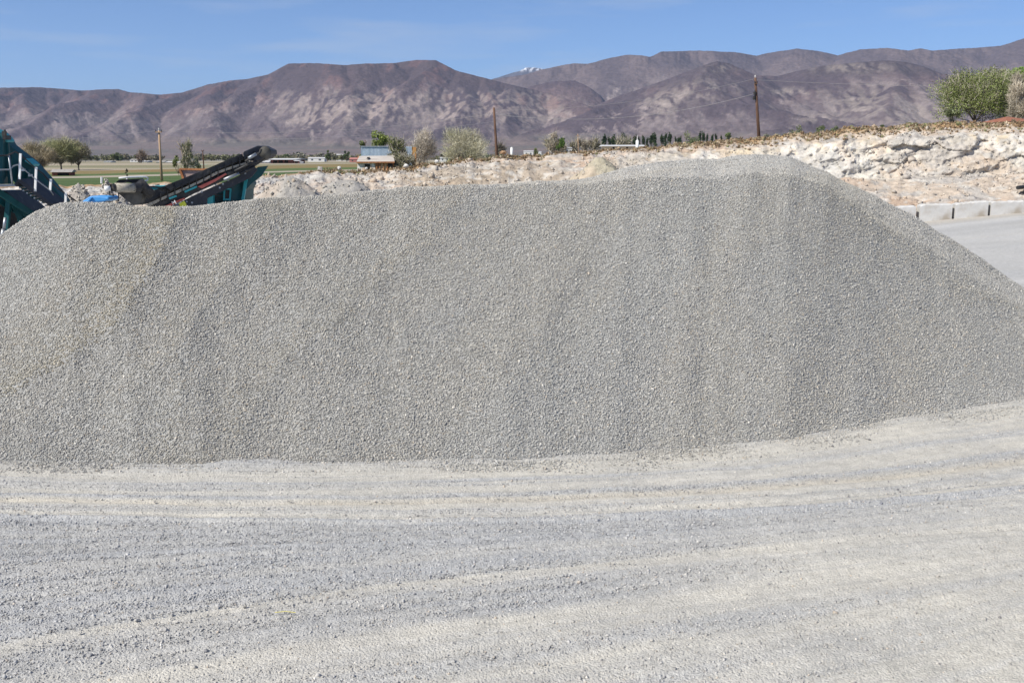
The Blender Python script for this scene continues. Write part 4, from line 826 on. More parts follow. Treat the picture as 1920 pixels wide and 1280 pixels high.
# ================================================================== BLACK CONVEYOR MACHINE
def conveyor():
    global SLOPE
    SLOPE = (.012, 380)
    o = W(380, 400, 36); root = empty('crushing_machine', (o.x, o.y, 0), 'dark mobile crusher with a long raised conveyor sloping up to the right, behind the gravel', 'machine')
    D = 35.6
    b = MB(); b.pp([(256, 372), (300, 352), (384, 318), (452, 288.5), (457, 298), (392, 328), (330, 355), (272, 383), (262, 384)], D, .10); b.pp([(262, 370), (452, 291), (455, 296), (270, 380)], D + 1.15, .10); b.build('side_skirt', BLACK, root, bevel=.01)
    b = MB(); b.pp([(262, 379), (456, 293), (457, 296), (264, 382)], D + .1, 1.05); b.build('belt', RUBBER, root)
    b = MB(); b.pp([(272, 384.5), (332, 357), (345, 352), (386, 333), (404, 322.5), (437, 311), (470, 302), (470, 305), (438, 315), (408, 326), (388, 337), (345, 357), (300, 377), (282, 386)], D - .05, .12); b.build('dusty_ledge', DUSTY, root)
    b = MB(); b.pp([(282, 387), (345, 359), (400, 334), (440, 316), (482, 300), (500, 284), (503, 290), (497, 299), (470, 316), (430, 333), (360, 364), (318, 388)], D - .02, .16); b.build('lower_chord', BLACK, root)
    b = MB()
    for k in range(14):
        u = 300 + k * 13.5; v = 373 - k * 6.1; b = MB(); b.pp([(u, v - 10), (u + 1.6, v - 10.6), (u + 1.6, v + 7), (u, v + 7)], D - .08, .05); b.build('brace', BLACK, root)
    b = MB(); b.pp([(276, 386), (332, 357), (400, 327), (456, 300), (462, 304), (402, 336), (345, 362), (290, 388)], D + .3, .5); b.build('truss_panel', BLACK, root)
    b = MB(); b.pp([(308, 387), (330, 376.5), (345, 371), (347, 374), (331, 380), (318, 387.5)], D - .12, .06); b.pp([(371, 350), (400, 337), (422, 325), (425, 327), (402, 341), (378, 353.5)], D - .12, .06); b.build('red_stripe', RED, root)
    b = MB(); b.pp([(345, 358.5), (368, 348.5), (369, 351.5), (347, 361.5)], D - .12, .06); b.pp([(316, 371), (330, 366), (331, 369), (318, 374)], D - .12, .06); b.build('teal_stripe', TEAL_LIT, root)
    hd = MB(); hd.pp([(455, 288), (457, 284), (483, 273), (487, 273.5), (503, 281), (504, 289), (497, 295), (478, 303), (459, 300)], D - .05, 1.35); hd = hd.build('head_guard', SLATE, root, bevel=.03)
    b = MB(); b.tube([W(497, 286, D - .15), W(497, 286, D + 1.4)], .22, n=16); b.build('head_pulley', RUBBER, root, True)
    b = MB(); b.tube([W(460, 303, D - .2), W(480, 290, D - .2), W(487, 287, D - .2), W(490, 280, D - .2)], .045); b.tube([W(440, 321, D - .2), W(470, 306, D - .2), W(482, 303, D - .2)], .04); b.tube([W(450, 326, D - .2), W(477, 312, D - .2)], .05); b.build('hydraulic_hose', BLACK, root, True)
    b = MB(); b.tube([W(466, 297, D - .25), W(480, 289, D - .25)], .06); b.tube([W(420, 337, D - .2), W(448, 325, D - .2)], .05, n=8); b.build('hydraulic_ram', GALV, root, True)
    sp = MB(); sp.pp([(330, 390), (342, 377), (362, 367), (400, 350), (440, 333), (478, 314), (482, 319), (470, 333), (430, 352), (400, 366), (388, 372), (387, 392)], D + .15, .10); sp = sp.build('side_plate', SLATE, root, bevel=.01)
    b = MB()
    for u, v in ((378, 360), (404, 346), (418, 345), (428, 338), (460, 325), (350, 378), (360, 380), (412, 352)): b.tube([W(u, v, D + .12), W(u, v, D + .20)], .035, n=8)
    b.build('bolt', GALV, sp)
    # engine housing behind
    en = MB(); en.pp([(387, 395), (387, 366), (400, 357), (462, 332), (466, 346), (461, 356), (459, 395)], D + .7, 1.2); en = en.build('engine_housing', TEAL, root, bevel=.03)
    b = MB(); b.pp([(455, 335), (484, 313), (502, 311), (490, 330), (472, 344), (461, 356), (455, 352)], D + .55, .10); b.build('side_flap', TEAL, root)
    b = MB(); b.pp([(388, 393), (387, 370), (399, 363.5), (400, 393)], D + .45, .22); b.build('sunlit_left_face', TEAL_LIT, en)  # left face of the housing, painted brighter to look sunlit
    b = MB()
    for k in range(5): b.pp([(402, 365 + k * 4), (418, 364 + k * 4), (418, 365.6 + k * 4), (402, 366.6 + k * 4)], D + .62, .06)
    b.build('louvre', BLACK, en)
    b = MB(); [b.bar(W(*p, D + .5), W(*q_, D + .5), .05) for p, q_ in (((421, 354), (420, 376)), ((432.5, 354), (431, 376)), ((420, 354.5), (433, 354.5)), ((419, 374), (432, 374)))]; b.build('door_frame', TEAL_LIT, en)
    b = MB(); b.pp([(423, 357), (431, 357), (430, 373), (422, 373)], D + .6, .08); b.build('door', BLACK, en)
    b = MB(); b.bar(W(462, 334, D + .55), W(455, 378, D + .55), .10); b.build('corner_post', TEAL_LIT, en)
    b = MB(); b.pp([(335, 382), (345.5, 376.8), (349, 383), (349, 386), (339, 388)], D - .16, .03); b.build('warning_sticker', YEL, root)
    # visible ends of white letters on the dark side plate
    cu = bpy.data.curves.new('lettering', 'FONT'); cu.body = 'M'; cu.size = .20; cu.extrude = .01; cu.align_x = 'CENTER'
    to = bpy.data.objects.new('t', cu); C.objects.link(to); dg = bpy.context.evaluated_depsgraph_get(); me = bpy.data.meshes.new_from_object(to.evaluated_get(dg)); bpy.data.objects.remove(to)
    lt = link('lettering', me, WHITEP, root); lt.location = W(328, 383.5, D - .20) - root.location; lt.rotation_euler = (R(90), R(-24), 0)
    # tail drum and belt return at the left
    b = MB(); b.tube([W(216, 352, 35.2), W(252, 352.5, 35.2)], .155, n=24); b.build('drum', DUSTY, root, True)
    b = MB(); b.pp([(214, 356), (253, 357), (268, 363), (262, 384), (250, 385), (229, 369)], 35.3, .9); b.build('feeder_belt', RUBBER, root)
    b = MB(); b.tube([W(210, 352, 35.2), W(216, 352, 35.2)], .13, n=14); b.build('bearing', BLACK, root); b = MB(); b.tube([W(252, 352.5, 35.2), W(262, 352, 35.2)], .17, n=14); b.build('bearing', BLACK, root); b = MB(); b.pp([(206, 346), (214, 344), (213, 358), (206, 357)], 35.25, .3); b.build('bearing_housing', BLACK, root)
    b = MB(); b.tube([W(197, 353.5, 35.2), W(206, 353.5, 35.2)], .085, n=12); b.build('shaft_cap', WHITEP, root, True)
    b = MB(); b.tube([W(262, 343, 35.3), W(284, 366, 35.3)], .17, n=16); b.tube([W(258, 345, 35.3), W(266, 352, 35.3)], .2, n=12); b.build('motor', BLACK, root, True)
    b = MB(); b.tube([W(223, 334, 35.6), W(240, 332.5, 35.6), W(268, 331.5, 35.6), W(274, 332, 35.6), W(278, 335, 35.6), W(277, 338, 35.6), W(272, 339, 35.6)], .03); b.build('white_pipe', WHITEP, root, True)
    b = MB(); b.pp([(213, 346), (223, 337), (262, 335), (270, 343), (255, 345), (236, 341), (222, 346)], 35.7, .3); b.build('guard', BLACK, root)
    b = MB(); b.pp([(282, 349), (312, 349), (318, 352), (306, 358), (290, 357), (280, 353)], 36.4, .9); b.build('side_hopper', TEAL_LIT, root)
    b = MB(); b.tube([W(268, 350, 35.5), W(290, 350, 35.6), W(310, 355, 35.5)], .025); b.tube([W(205, 358, 35.2), W(206, 366, 35.2), W(214, 367, 35.2)], .02); b.tube([W(222, 362, 35.2), W(223, 372, 35.2), W(222, 378, 35.2)], .02); b.build('cable', BLACK, root, True)
    b = MB(); b.pp([(310, 350), (316, 345), (322, 344), (326, 352), (320, 358)], D - .2, .35); b.build('valve_block', BLACK, root)
    # crawler tracks and frame under it all, hidden by the gravel from here
    for dy in (0, 1.7):
        b = MB(); x0, x1 = W(300, 400, 36).x, W(455, 400, 36).x; pts = [Vector((x0 + .35, 36.1 + dy, .0)), Vector((x1 - .35, 36.1 + dy, 0)), Vector((x1, 36.1 + dy, .35)), Vector((x1 - .35, 36.1 + dy, .75)), Vector((x0 + .35, 36.1 + dy, .75)), Vector((x0, 36.1 + dy, .35))]
        b.prism(pts, (0, .4, 0)); b.build('crawler_track', BLACK, root, bevel=.04)
    b = MB(); b.box((W(250, 400, 36).x, 36.2, .7), (W(460, 400, 36).x, 37.6, 1.25)); b.build('chassis', BLACK, root)
    return root
conveyor(); SLOPE = None

b = MB(); b.pp([(152, 379), (160, 373), (169, 367.5), (186, 368), (203, 369), (205, 374), (196, 378), (180, 379), (169, 382)], 34.0, .9)
b.pp([(150, 379.5), (162, 376), (172, 369.5), (166, 381)], 33.9, .3)
o = b.build('plastic_drum', BLUE, bevel=.04, origin=W(180, 378, 34)); tag(o, 'bright blue plastic tank half lying behind the gravel, left of the conveyor drum', 'plastic tank')
b = MB(); z_ = [W(338, 317, 41), W(386, 318, 41), W(373, 336, 41), W(345, 338, 41)]; b.prism(z_, (0, 1.8, 0)); b.bar(W(337, 317, 40.95), W(345, 338, 40.95), .09, mi=1); b.bar(W(337, 317, 40.95), W(387, 318, 40.95), .07, mi=1)
b.bar(W(350, 336, 41.5), W(350, 360, 41.5), .1); b.bar(W(370, 335, 41.5), W(370, 360, 41.5), .1)
o = b.build('steel_hopper', [PLATE, RUST], origin=W(360, 330, 41)); tag(o, 'reddish brown tapering steel hopper standing behind the long conveyor', 'hopper')

# ================================================================== SPOIL HEAPS BEHIND THE PILE
def heap(label, px, py, D, wpx, seed, base=(.36, .34, .31), cat='rubble heap', tan=.4):
    x = W(px, py, D).x; zt = float(zof(py, D)); w = wpx / KQ * D; z0 = gz(x, D) - .1; n = 60
    gx, gy = np.meshgrid(np.linspace(-1, 1, n), np.linspace(-1, 1, n)); r = np.sqrt(gx ** 2 + gy ** 2)
    hz = (zt - z0) * np.clip(1 - r ** 1.25, 0, 1) ** .9; X = gx * w * .55; Y = gy * w * .5
    hz = hz + sstep(0, .2, 1 - r) * ((fbm(X * 1.2 + seed, Y * 1.2, s=seed) - .5) * .45 + (fbm(X * 4, Y * 4, s=seed + 1) - .5) * .2)
    c = cmix(np.ones(X.shape + (3,)) * np.array(base), (.46, .36, .28), sstep(.4, .6, fbm(X * .8, Y * .8, s=seed + 2)) * tan); c *= (.8 + .4 * fbm(X * 5, Y * 5, s=seed + 3))[..., None]
    root = empty('rubble_heap', (x, D, z0), label, cat)
    me = npmesh('mound', np.stack([X, Y, hz], -1).reshape(-1, 3), gridfaces(n, n)); setcol(me, 'Col', c.reshape(-1, 3)); me.shade_smooth(); link('mound', me, colmat('heap_soil', nscale=4, namt=.2, bump=.05, bscale=9), root)
    m = 900; i = rng.integers(2, n - 2, m); j = rng.integers(2, n - 2, m); k = r[i, j] < .95; i, j = i[k], j[k]; m = len(i)
    P = np.stack([X[i, j], Y[i, j], hz[i, j]], -1) + rng.normal(0, .05, (m, 3)) * [1, 1, .2]
    tagk(stones('loose_rock', P, rng.lognormal(math.log(.045), .5, m).clip(.02, .2), rockcols(m, np.full(m, .5), (.40, .375, .335)), colmat('heap_rock', nscale=6, namt=.2), root), 'stuff')
heap('grey rubble heap rising right of the teal engine housing', 545, 334, 41.5, 250, 301)
heap('broad low grey rubble heap between the conveyor and the middle of the bank', 640, 333, 44, 240, 302, tan=.6)
heap('grey gravel mound behind the blue plastic tank', 146, 343, 43, 90, 303)
heap('small grey mound just left of the conveyor drum', 200, 337, 42, 50, 304, tan=.2)
heap('stony rubble heap between the blue tank and the conveyor belt', 222, 364, 38.5, 90, 305, tan=.35)
heap('coarse olive rock dump at the right end of the rubble bank', 1128, 295, 50.5, 230, 306, base=(.40, .36, .27), tan=.5)
heap('low grey heap behind the long conveyor', 300, 341, 43.5, 150, 307)

# ================================================================== CONCRETE BLOCKS
def block(px0, px1, D0, D1, top0, top1, label, seed):
    rs = np.random.default_rng(seed); a0 = W(px0, 400, D0); a1 = W(px1, 400, D1); za, zb_ = gz(a0.x, D0) - .03, gz(a1.x, D1) - .03
    d = Vector((a1.x - a0.x, a1.y - a0.y, 0)); n = Vector((-d.y, d.x, 0)).normalized() * .62; nn = 14; b = MB(); vs = []
    for i in range(nn + 1):
        t = i / nn; p = Vector((a0.x, a0.y, 0)) + d * t; zt = float(zof(top0 + (top1 - top0) * t, p.y)) + rs.uniform(-.022, .022); zl = za + (zb_ - za) * t
        e = .05 if i in (0, nn) else 0
        vs += [Vector((p.x, p.y, zl)), Vector((p.x, p.y, zt - .05 - e)), Vector((p.x, p.y, zt - e)) + n * .06, Vector((p.x, p.y, zt - e)) + n * .94, Vector((p.x, p.y, zt - .05 - e)) + n, Vector((p.x, p.y, zl)) + n]
    f = []
    for i in range(nn):
        for k in range(5): f.append((i * 6 + k, i * 6 + 6 + k, i * 6 + 7 + k, i * 6 + 1 + k))
        f.append((i * 6 + 5, i * 6 + 11, i * 6 + 6, i * 6))
    f += [tuple(range(6)), tuple(nn * 6 + k for k in range(6))[::-1]]
    b.add(vs, f); o = b.build('concrete_block', CONC, origin=(a0.x, a0.y, za)); tag(o, label, 'concrete block', 'concrete blocks lined up at the foot of the bank')
for k_, (pa, pb, ta, tb_, lab) in enumerate([(1590, 1651, 396, 391, 'concrete block almost wholly hidden by the slope of the gravel pile'), (1653, 1718, 389, 385.5, 'concrete block whose left part is hidden by the gravel pile, its top level'),
        (1724.5, 1786, 383.5, 382, 'whole bluish white concrete block, second from the gravel pile'), (1790, 1853, 382, 376.5, 'whole grey concrete block with its top tilted up to the right'),
        (1857, 1922, 378, 376.5, 'stained concrete block at the right edge of the picture'), (1927, 1992, 377, 375, 'concrete block just beyond the right edge, last of the row')]):
    pa += .8; pb -= .8; block(pa, pb, 48.1 - (pa - 1650) * .0025, 48.1 - (pb - 1650) * .0025, ta, tb_, lab, k_ + 1)
bw = MB(); bw.tube([W(1908, 352, 51.5), W(1960, 346, 53)], .10, .10, 8); bw.tube([W(1914, 361, 51.3), W(1960, 360, 52)], .06, .06, 8)
o = bw.build('rusty_pipe', BLACK, origin=W(1915, 352, 51.5)); tag(o, 'dark scrap pipe sticking out of the bank at the right edge above the blocks', 'pipe')

# ================================================================== BOULDERS AND SMALL POSTS ON THE BANK
def rock(label, px, py, D, s, mat_, seed, cat='boulder', cube=False, name='boulder'):
    rs = np.random.default_rng(seed); import bmesh
    bm = bmesh.new()
    if cube: bmesh.ops.create_cube(bm, size=1); bmesh.ops.subdivide_edges(bm, edges=bm.edges, cuts=2, use_grid_fill=True); am = .05
    else: bmesh.ops.create_icosphere(bm, subdivisions=2, radius=.55); am = .14
    for v in bm.verts: v.co += Vector(rs.uniform(-am, am, 3))
    me = bpy.data.meshes.new(name); bm.to_mesh(me); bm.free(); p = W(px, py, D); o = link(name, me, mat_); o.location = p; o.scale = s; o.rotation_euler = (rs.uniform(-.15, .15), rs.uniform(-.15, .15), rs.uniform(-.5, .2)); tag(o, label, cat)
ROCKM = noisemat('white_rock', (.55, .53, .49), (.72, .70, .66), 3, bump=.03)
rock('square white concrete lump standing on the left bank below the plain', 600, 318, 56, (.24, .24, .30), CONC, 1, 'concrete lump', True, 'concrete_lump')
rock('small grey boulder on the bank edge left of the rusty shack', 636, 316, 56, (.20, .2, .22), ROCKM, 2)
rock('white rounded boulder in front of the metal wall', 761, 311, 57, (.26, .26, .20), ROCKM, 3)
rock('pale boulder on the bank below the pale leafless trees', 819, 303, 57, (.24, .24, .17), ROCKM, 4)
rock('small white rock beside the doorway of the rusty shack', 687, 316, 57, (.14, .14, .14), ROCKM, 5)
rock('brown soil lump on the rim right of the leaning pole', 943, 286, 59, (.35, .25, .2), noisemat('brown_soil', (.28, .17, .10), (.38, .25, .15), 3), 6)
b = MB(); b.tube([W(190.5, 344, 44), W(190.5, 332, 44)], .045, n=10); o = b.build('white_marker_post', WHITEP, origin=W(190.5, 344, 44)); tag(o, 'short white marker pipe standing on the mound left of the drum', 'marker post')
b = MB(); b.tube([W(238, 340, 60), W(238, 331, 60)], .05, n=8); o = b.build('white_standpipe', WHITEP, origin=W(238, 340, 60)); tag(o, 'tiny white standpipe in the field above the conveyor drum', 'standpipe')

# ================================================================== BUILDINGS
def building(name, label, cat, pxa, pxb, pbase, D, top, roof_top, depth, wall, roof, wins=(), doors=(), side=None, over=.25, yaw=0.0, hip=0, wname='window'):
    x0, x1 = W(pxa, HY, D).x, W(pxb, HY, D).x; xm = (x0 + x1) / 2; z0 = gz(xm, D) if pbase is None else float(zof(pbase, D)); zt = float(zof(top, D)); zr = float(zof(roof_top, D)); w = x1 - x0
    root = empty(name, (xm, D, z0), label, cat, rz=yaw); h = zt - z0; hr = zr - z0
    def bl(mb, n_, m_, p_=root):
        mb.v = [Vector(v) for v in mb.v]; me = bpy.data.meshes.new(n_); me.from_pydata([tuple(v) for v in mb.v], [], mb.f); o_ = link(n_, me, m_, p_); import bmesh; bm = bmesh.new(); bm.from_mesh(me); bmesh.ops.recalc_face_normals(bm, faces=bm.faces); bm.to_mesh(me); bm.free(); return o_
    b = MB(); b.box((-w / 2, 0, -.3), (w / 2, depth, h)); wl_ = bl(b, 'wall', wall)
    b = MB(); e = over; b.prism([(-w / 2 - e, -e, h), (-w / 2 - e, depth + e, h), (-w / 2 - e, depth / 2, hr)] if not hip else [(-w / 2 - e, -e, h), (w / 2 + e, -e, h), (w / 2 + e - hip, depth / 2, hr), (-w / 2 - e + hip, depth / 2, hr)], (w + 2 * e, 0, 0) if not hip else (0, .01, 0))
    if hip:
        b = MB(); A = [Vector((-w / 2 - e, -e, h)), Vector((w / 2 + e, -e, h)), Vector((w / 2 + e, depth + e, h)), Vector((-w / 2 - e, depth + e, h)), Vector((-w / 2 - e + hip, depth / 2, hr)), Vector((w / 2 + e - hip, depth / 2, hr))]
        b.add(A, [(0, 3, 2, 1), (0, 1, 5, 4), (1, 2, 5), (2, 3, 4, 5), (3, 0, 4)])
    bl(b, 'roof', roof)
    for kind_, L_ in ((wname, wins), ('door', doors)):
        for (u0, u1, v0, v1) in L_:
            b = MB(); b.box((-w / 2 + u0 * w, -.06, v0 * h), (-w / 2 + u1 * w, .10, v1 * h)); bl(b, kind_, GLASSD if kind_ == 'window' else DARKIN)
    if side:
        b = MB(); b.box((-w / 2 - .05, depth * .3, 0), (-w / 2 + .05, depth * .6, h * .8)); bl(b, 'side_door', DARKIN)
    return root
REDW = noisemat('red_boards', (.26, .075, .05), (.34, .12, .08), 1.5, stretch=(3, 3, .2)); MAROON = noisemat('maroon_boards', (.17, .075, .065), (.24, .11, .095), 1.5)
GREYROOF = noisemat('grey_roof', (.30, .28, .26), (.40, .38, .35), 1.5, stretch=(3, 1, 1)); WROOF = noisemat('white_roof', (.50, .50, .50), (.60, .60, .60), 1.5); BRROOF = noisemat('brown_roof', (.26, .105, .065), (.34, .15, .10), 2, stretch=(1, 3, 3))
WALLW = noisemat('white_siding', (.60, .60, .58), (.68, .68, .66), 1.2); GRNW = noisemat('green_siding', (.10, .27, .22), (.14, .33, .27), 1.2); TANW = noisemat('tan_siding', (.55, .46, .33), (.62, .54, .40), 1.2); PINKR = noisemat('red_roofing', (.38, .16, .14), (.46, .22, .19), 1)
building('red_barn', 'low red barn with a grey roof under the left cottonwood clump', 'barn', 96, 128, 330, 148, 323, 318, 4, REDW, GREYROOF, doors=((.30, .92, .05, .8),), side=True, yaw=.25)
building('maroon_barn', 'maroon barn with a white roof, right of the raised end of the conveyor', 'barn', 506, 550, None, 390, 299.5, 297, 14, MAROON, WROOF, doors=((.12, .30, 0, .8), (.35, .55, 0, .8), (.62, .78, 0, .85)), over=1.2, yaw=-.12)
building('open_shed', 'small open shed at the right end of the maroon barn', 'shed', 551, 560, None, 385, 302, 300.5, 6, MAROON, WROOF, doors=((.1, .8, 0, .8),))
building('white_shed', 'tiny white shed right of the maroon barn', 'shed', 562, 567, None, 380, 304.5, 303.5, 2, WALLW, WROOF)
building('green_shed', 'green shed with dark openings right of the broken tree', 'shed', 357, 381, None, 330, 310.5, 308.5, 6, GRNW, noisemat('green_roof', (.14, .33, .27), (.20, .42, .35), 1), doors=((.30, .55, 0, .85), (.6, .8, 0, .85)), over=.4)
for i, (a, b_, D, t, r_, wm, rm, lab) in enumerate([(292, 306, 520, 304, 301.5, GRNW, GREYROOF, 'far green roofed house just left of the pale wooden pole'), (309, 321, 500, 304.5, 303, TANW, WROOF, 'far tan trailer house right of the pale wooden pole'), (323, 333, 520, 305, 303.5, TANW, WROOF, 'far small tan house left of the broken tree'),
        (243, 258, 640, 300, 298, WALLW, GREYROOF, 'far white house with a grey roof in the trees left of the wooden pole'), (262, 276, 600, 302.5, 301.5, WALLW, WROOF, 'far long white trailer left of the wooden pole'), (193, 206, 560, 303, 302, WALLW, WROOF, 'far white trailer above the mound at left'),
        (488, 503, 420, 304, 301, WALLW, WROOF, 'white outbuilding left of the maroon barn'), (577, 608, 700, 297, 295, WALLW, WROOF, 'long far white building in the trees right of the maroon barn'), (655, 676, 560, 299, 295.5, PINKR, PINKR, 'far building with a red roof left of the rusty shack'),
        (630, 640, 1500, 291, 289, WALLW, WROOF, 'tiny white house on the fan above the shack, left one'), (642, 650, 1500, 291, 289, WALLW, WROOF, 'tiny white house on the fan above the shack, right one'), (597, 605, 1500, 292, 290.5, WALLW, WROOF, 'tiny white house on the fan at the far left of three'),
        (982, 1000, 900, 284, 282.5, WALLW, WROOF, 'far white building right of the white tank by the pole'), (1008, 1015, 1500, 285, 284, WALLW, WROOF, 'tiny far white shed right of the far white building'), (1060, 1072, 420, 278, 276.5, WALLW, WROOF, 'low white house at the foot of the small distant pole'),
        (825, 843, 560, 296.5, 295, WALLW, WROOF, 'far white trailer between the two pale leafless trees'), (152, 162, 380, 310, 308.5, WALLW, WROOF, 'small white trailer beside the trunk of the right cottonwood of the left clump')]):
    building('distant_house', lab, 'house', a, b_, None, D, t, r_, 8, wm, rm, wins=((.2, .32, .4, .8), (.65, .8, .4, .8)) if b_ - a > 10 else ())
building('long_barn', 'long low white roofed building behind the white tank, in front of the poplars', 'barn', 1134, 1206, 282, 380, 274.5, 271.5, 14, TANW, WROOF, doors=((.2, .25, .2, .8), (.55, .6, .2, .8)), over=1)
building('brown_roofed_house', 'white house with a brown hipped roof at the right edge under the bare tree', 'house', 1884, 1935, 240, 78, 228, 217, 4.5, WALLW, BRROOF, wins=((.45, .6, .55, .85),), over=.25, hip=1.2)
# shack and metal wall
def shack():
    D = 180; c = W(705, 320, D); root = empty('rusty_shack', (c.x, D, gz(c.x, D)), 'tumbledown rusty sheet metal shack with a dark doorway and sagging pale roof', 'shack')
    b = MB(); b.pp([(670, 330), (670, 304), (702, 303), (704, 320), (704, 330)], D, .3); b.build('plastered_wall', noisemat('peach_plaster', (.66, .50, .38), (.78, .73, .67), .7, lo=.45, hi=.55), root)
    b = MB(); b.pp([(704, 330), (703, 303), (738, 303.5), (738, 330)], D + .1, .3); b.build('tin_wall', noisemat('orange_tin', (.62, .36, .19), (.74, .54, .34), 1.0, stretch=(2.5, 1, .2), c3=(.30, .12, .05), s3=1.5, lo3=.5, hi3=.62), root)
    b = MB()
    for u in (705, 711, 718, 725, 733): b.pp([(u, 304), (u + 2, 304), (u + 2, 322), (u, 322)], D - .1, .2)
    b.build('rusty_post', RUST, root)
    b = MB(); b.pp([(684, 330), (684, 308), (693.5, 308), (693.5, 330)], D - .15, .3); b.build('doorway', DARKIN, root)
    b = MB(); b.pp([(728, 314), (728, 307), (736, 307), (736, 314)], D - .15, .3); b.build('window', DARKIN, root)
    b = MB(); A = [W(668, 304, D - .3), W(740, 303.5, D - .3), W(738, 292, D + 4), W(674, 292.5, D + 4)]; b.prism(A, (0, 0, -.12)); rf = b.build('roof', noisemat('bleached_roof', (.40, .36, .32), (.56, .52, .47), .8, stretch=(.6, 2, 2)), root)
    b = MB(); b.bar(W(668, 304.6, D - .32), W(740, 304.2, D - .32), .25, .25); b.build('eave', RUST, rf)
    b = MB(); b.add([W(687, 299.2, D + 1.1), W(692.5, 299.2, D + 1.1), W(694, 296, D + 2.4), W(689, 296, D + 2.4)], [(0, 1, 2, 3)]); b.v = [Vector(v) + Vector((0, -.05, .12)) for v in b.v]; b.build('roof_hole', DARKIN, rf)
    b = MB(); b.pp([(670, 330), (674, 304), (674, 292.5), (738, 292.5), (738, 330)], D + 4.2, .2); b.build('rear_wall', GREYROOF, root)
    b = MB(); b.prism([W(670, 330, D + .3), W(670, 304, D + .3), W(671, 292.5, D + 4.2), W(671, 330, D + 4.2)], (.2, 0, 0)); b.build('side_wall', RUST, root)
shack()
def wallm():
    D = 190; c = W(725, 320, D); root = empty('metal_wall', (c.x, D, gz(c.x, D)), 'long bluish corrugated metal wall standing behind the rusty shack', 'metal wall')
    m = noisemat('corrugated_sheet', (.46, .55, .64), (.60, .69, .78), .5, rough=.6, metal=0, spec=.5, stretch=(3.5, 1, .05)); b = MB()
    x0, x1 = W(677, HY, D).x, W(772, HY, D).x; zt = float(zof(275, D)); n = 90; vs = []
    for i in range(n + 1):
        x = x0 + (x1 - x0) * i / n; y = D + (.07 if i % 2 else -.07); zb_ = -.2 if True else 0; vs += [(x, y, zb_), (x, y, zt), (x, y + .08, zt), (x, y + .08, zb_)]
    f = []
    for i in range(n): f += [(i * 4, i * 4 + 4, i * 4 + 5, i * 4 + 1), (i * 4 + 1, i * 4 + 5, i * 4 + 6, i * 4 + 2), (i * 4 + 2, i * 4 + 6, i * 4 + 7, i * 4 + 3)]
    b.add(vs, f); b.build('corrugated_sheeting', m, root)
    b = MB(); b.box((x0, D - .2, zt - .05), (x1 - 2.2, D - .1, zt + .12)); b.build('top_rail', GALV, root)
    b = MB(); b.box((W(772.5, HY, D).x, D - .3, -.2), (W(773.6, HY, D).x, D + .5, zt)); b.build('frame_edge', DARKIN, root)
    b = MB(); b.box((W(774, HY, D).x, D - .3, -.2), (W(780.5, HY, D).x, D + .4, float(zof(276, D)))); b.build('rusty_panel', noisemat('rust_panel', (.55, .27, .11), (.42, .28, .09), .5), root)
wallm()
# tanks
def tank(label, px, D, wpx, top, mast):
    x = W(px, HY, D).x; z0 = gz(x, D); zt = float(zof(top, D)); r = wpx / 2 / KQ * D; root = empty('white_tank', (x, D, z0), label, 'tank'); b = MB(); O = Vector((x, D, 0))
    b.tube([O + Vector((0, 0, z0 - .2)), O + Vector((0, 0, zt - r * .5))], r, n=20); b.tube([O + Vector((0, 0, zt - r * .5)), O + Vector((0, 0, zt - r * .15)), O + Vector((0, 0, zt))], r, r * .35, n=20); b.build('shell', WHITEP, root, True)
    if mast: b = MB(); b.tube([O + Vector((0, 0, zt)), O + Vector((0, 0, float(zof(mast, D))))], .10, .06, 6); b.build('mast', WHITEP, root)
tank('upright white cylindrical tank with a thin mast, in front of the dark poplars', 1194.5, 300, 6, 262.5, 254)
tank('short white cylindrical tank right of the leaning pole', 959.5, 420, 5, 276, None)

# ================================================================== UTILITY POLES AND WIRES
def upole(label, top, base, D, r, wood, arms=(), cans=(), pin=True, zb=None):
    a, t = W(base[0], base[1], D), W(top[0], top[1], D); d = (t - a); g0 = gz(a.x, D); a = a + d * ((g0 - .3 - a.z) / d.z); root = empty('utility_pole', (a.x, a.y, g0), label, 'utility pole')
    b = MB(); b.tube([a, a.lerp(t, .5), t], r, r * .68, 10); b.build('pole', wood, root, True)
    for (f, hw) in arms:
        p = t.lerp(a, f); m = MB(); m.bar(p + Vector((-hw, -r, 0)), p + Vector((hw, -r, 0)), .12, .12); ar = m.build('crossarm', wood, root)
        for s_ in (-.9, .9): m = MB(); q_ = p + Vector((hw * s_, -r, .06)); m.tube([q_, q_ + Vector((0, 0, .22))], .06, .045, 8); m.build('insulator', BLACK, ar)
    if pin: m = MB(); m.tube([t, t + Vector((0, 0, .14))], .05, .04, 8); m.tube([t + Vector((0, 0, .1)), t + Vector((0, 0, .3))], .09, .06, 8); m.build('insulator', CONC, root)
    for (f, dx, hh) in cans:
        p = t.lerp(a, f); m = MB(); m.tube([p + Vector((dx, -.1, -hh / 2)), p + Vector((dx, -.1, hh / 2))], .17, n=12); m.tube([p + Vector((dx, -.1, hh / 2)), p + Vector((dx * 1.1, -.1, hh / 2 + .22))], .05, .03, 6); m.bar(p + Vector((dx, -.1, 0)), p, .08); m.build('transformer', BLACK, root)
    return t
T1 = upole('pale wooden utility pole with short crossarm in the field left of the broken tree', (298, 245), (303.5, 340), 118, .16, WOODP, arms=((.03, .35),))
T2 = upole('thin dark utility pole between the broken tree and the long conveyor', (380, 282), (382, 312), 230, .15, WOOD, arms=((.03, .3),), pin=False)
T3 = upole('bare brown pole leaning left, without crossarm, right of the wide leafless tree', (926, 202), (931.5, 291), 120, .19, WOOD, pin=False)
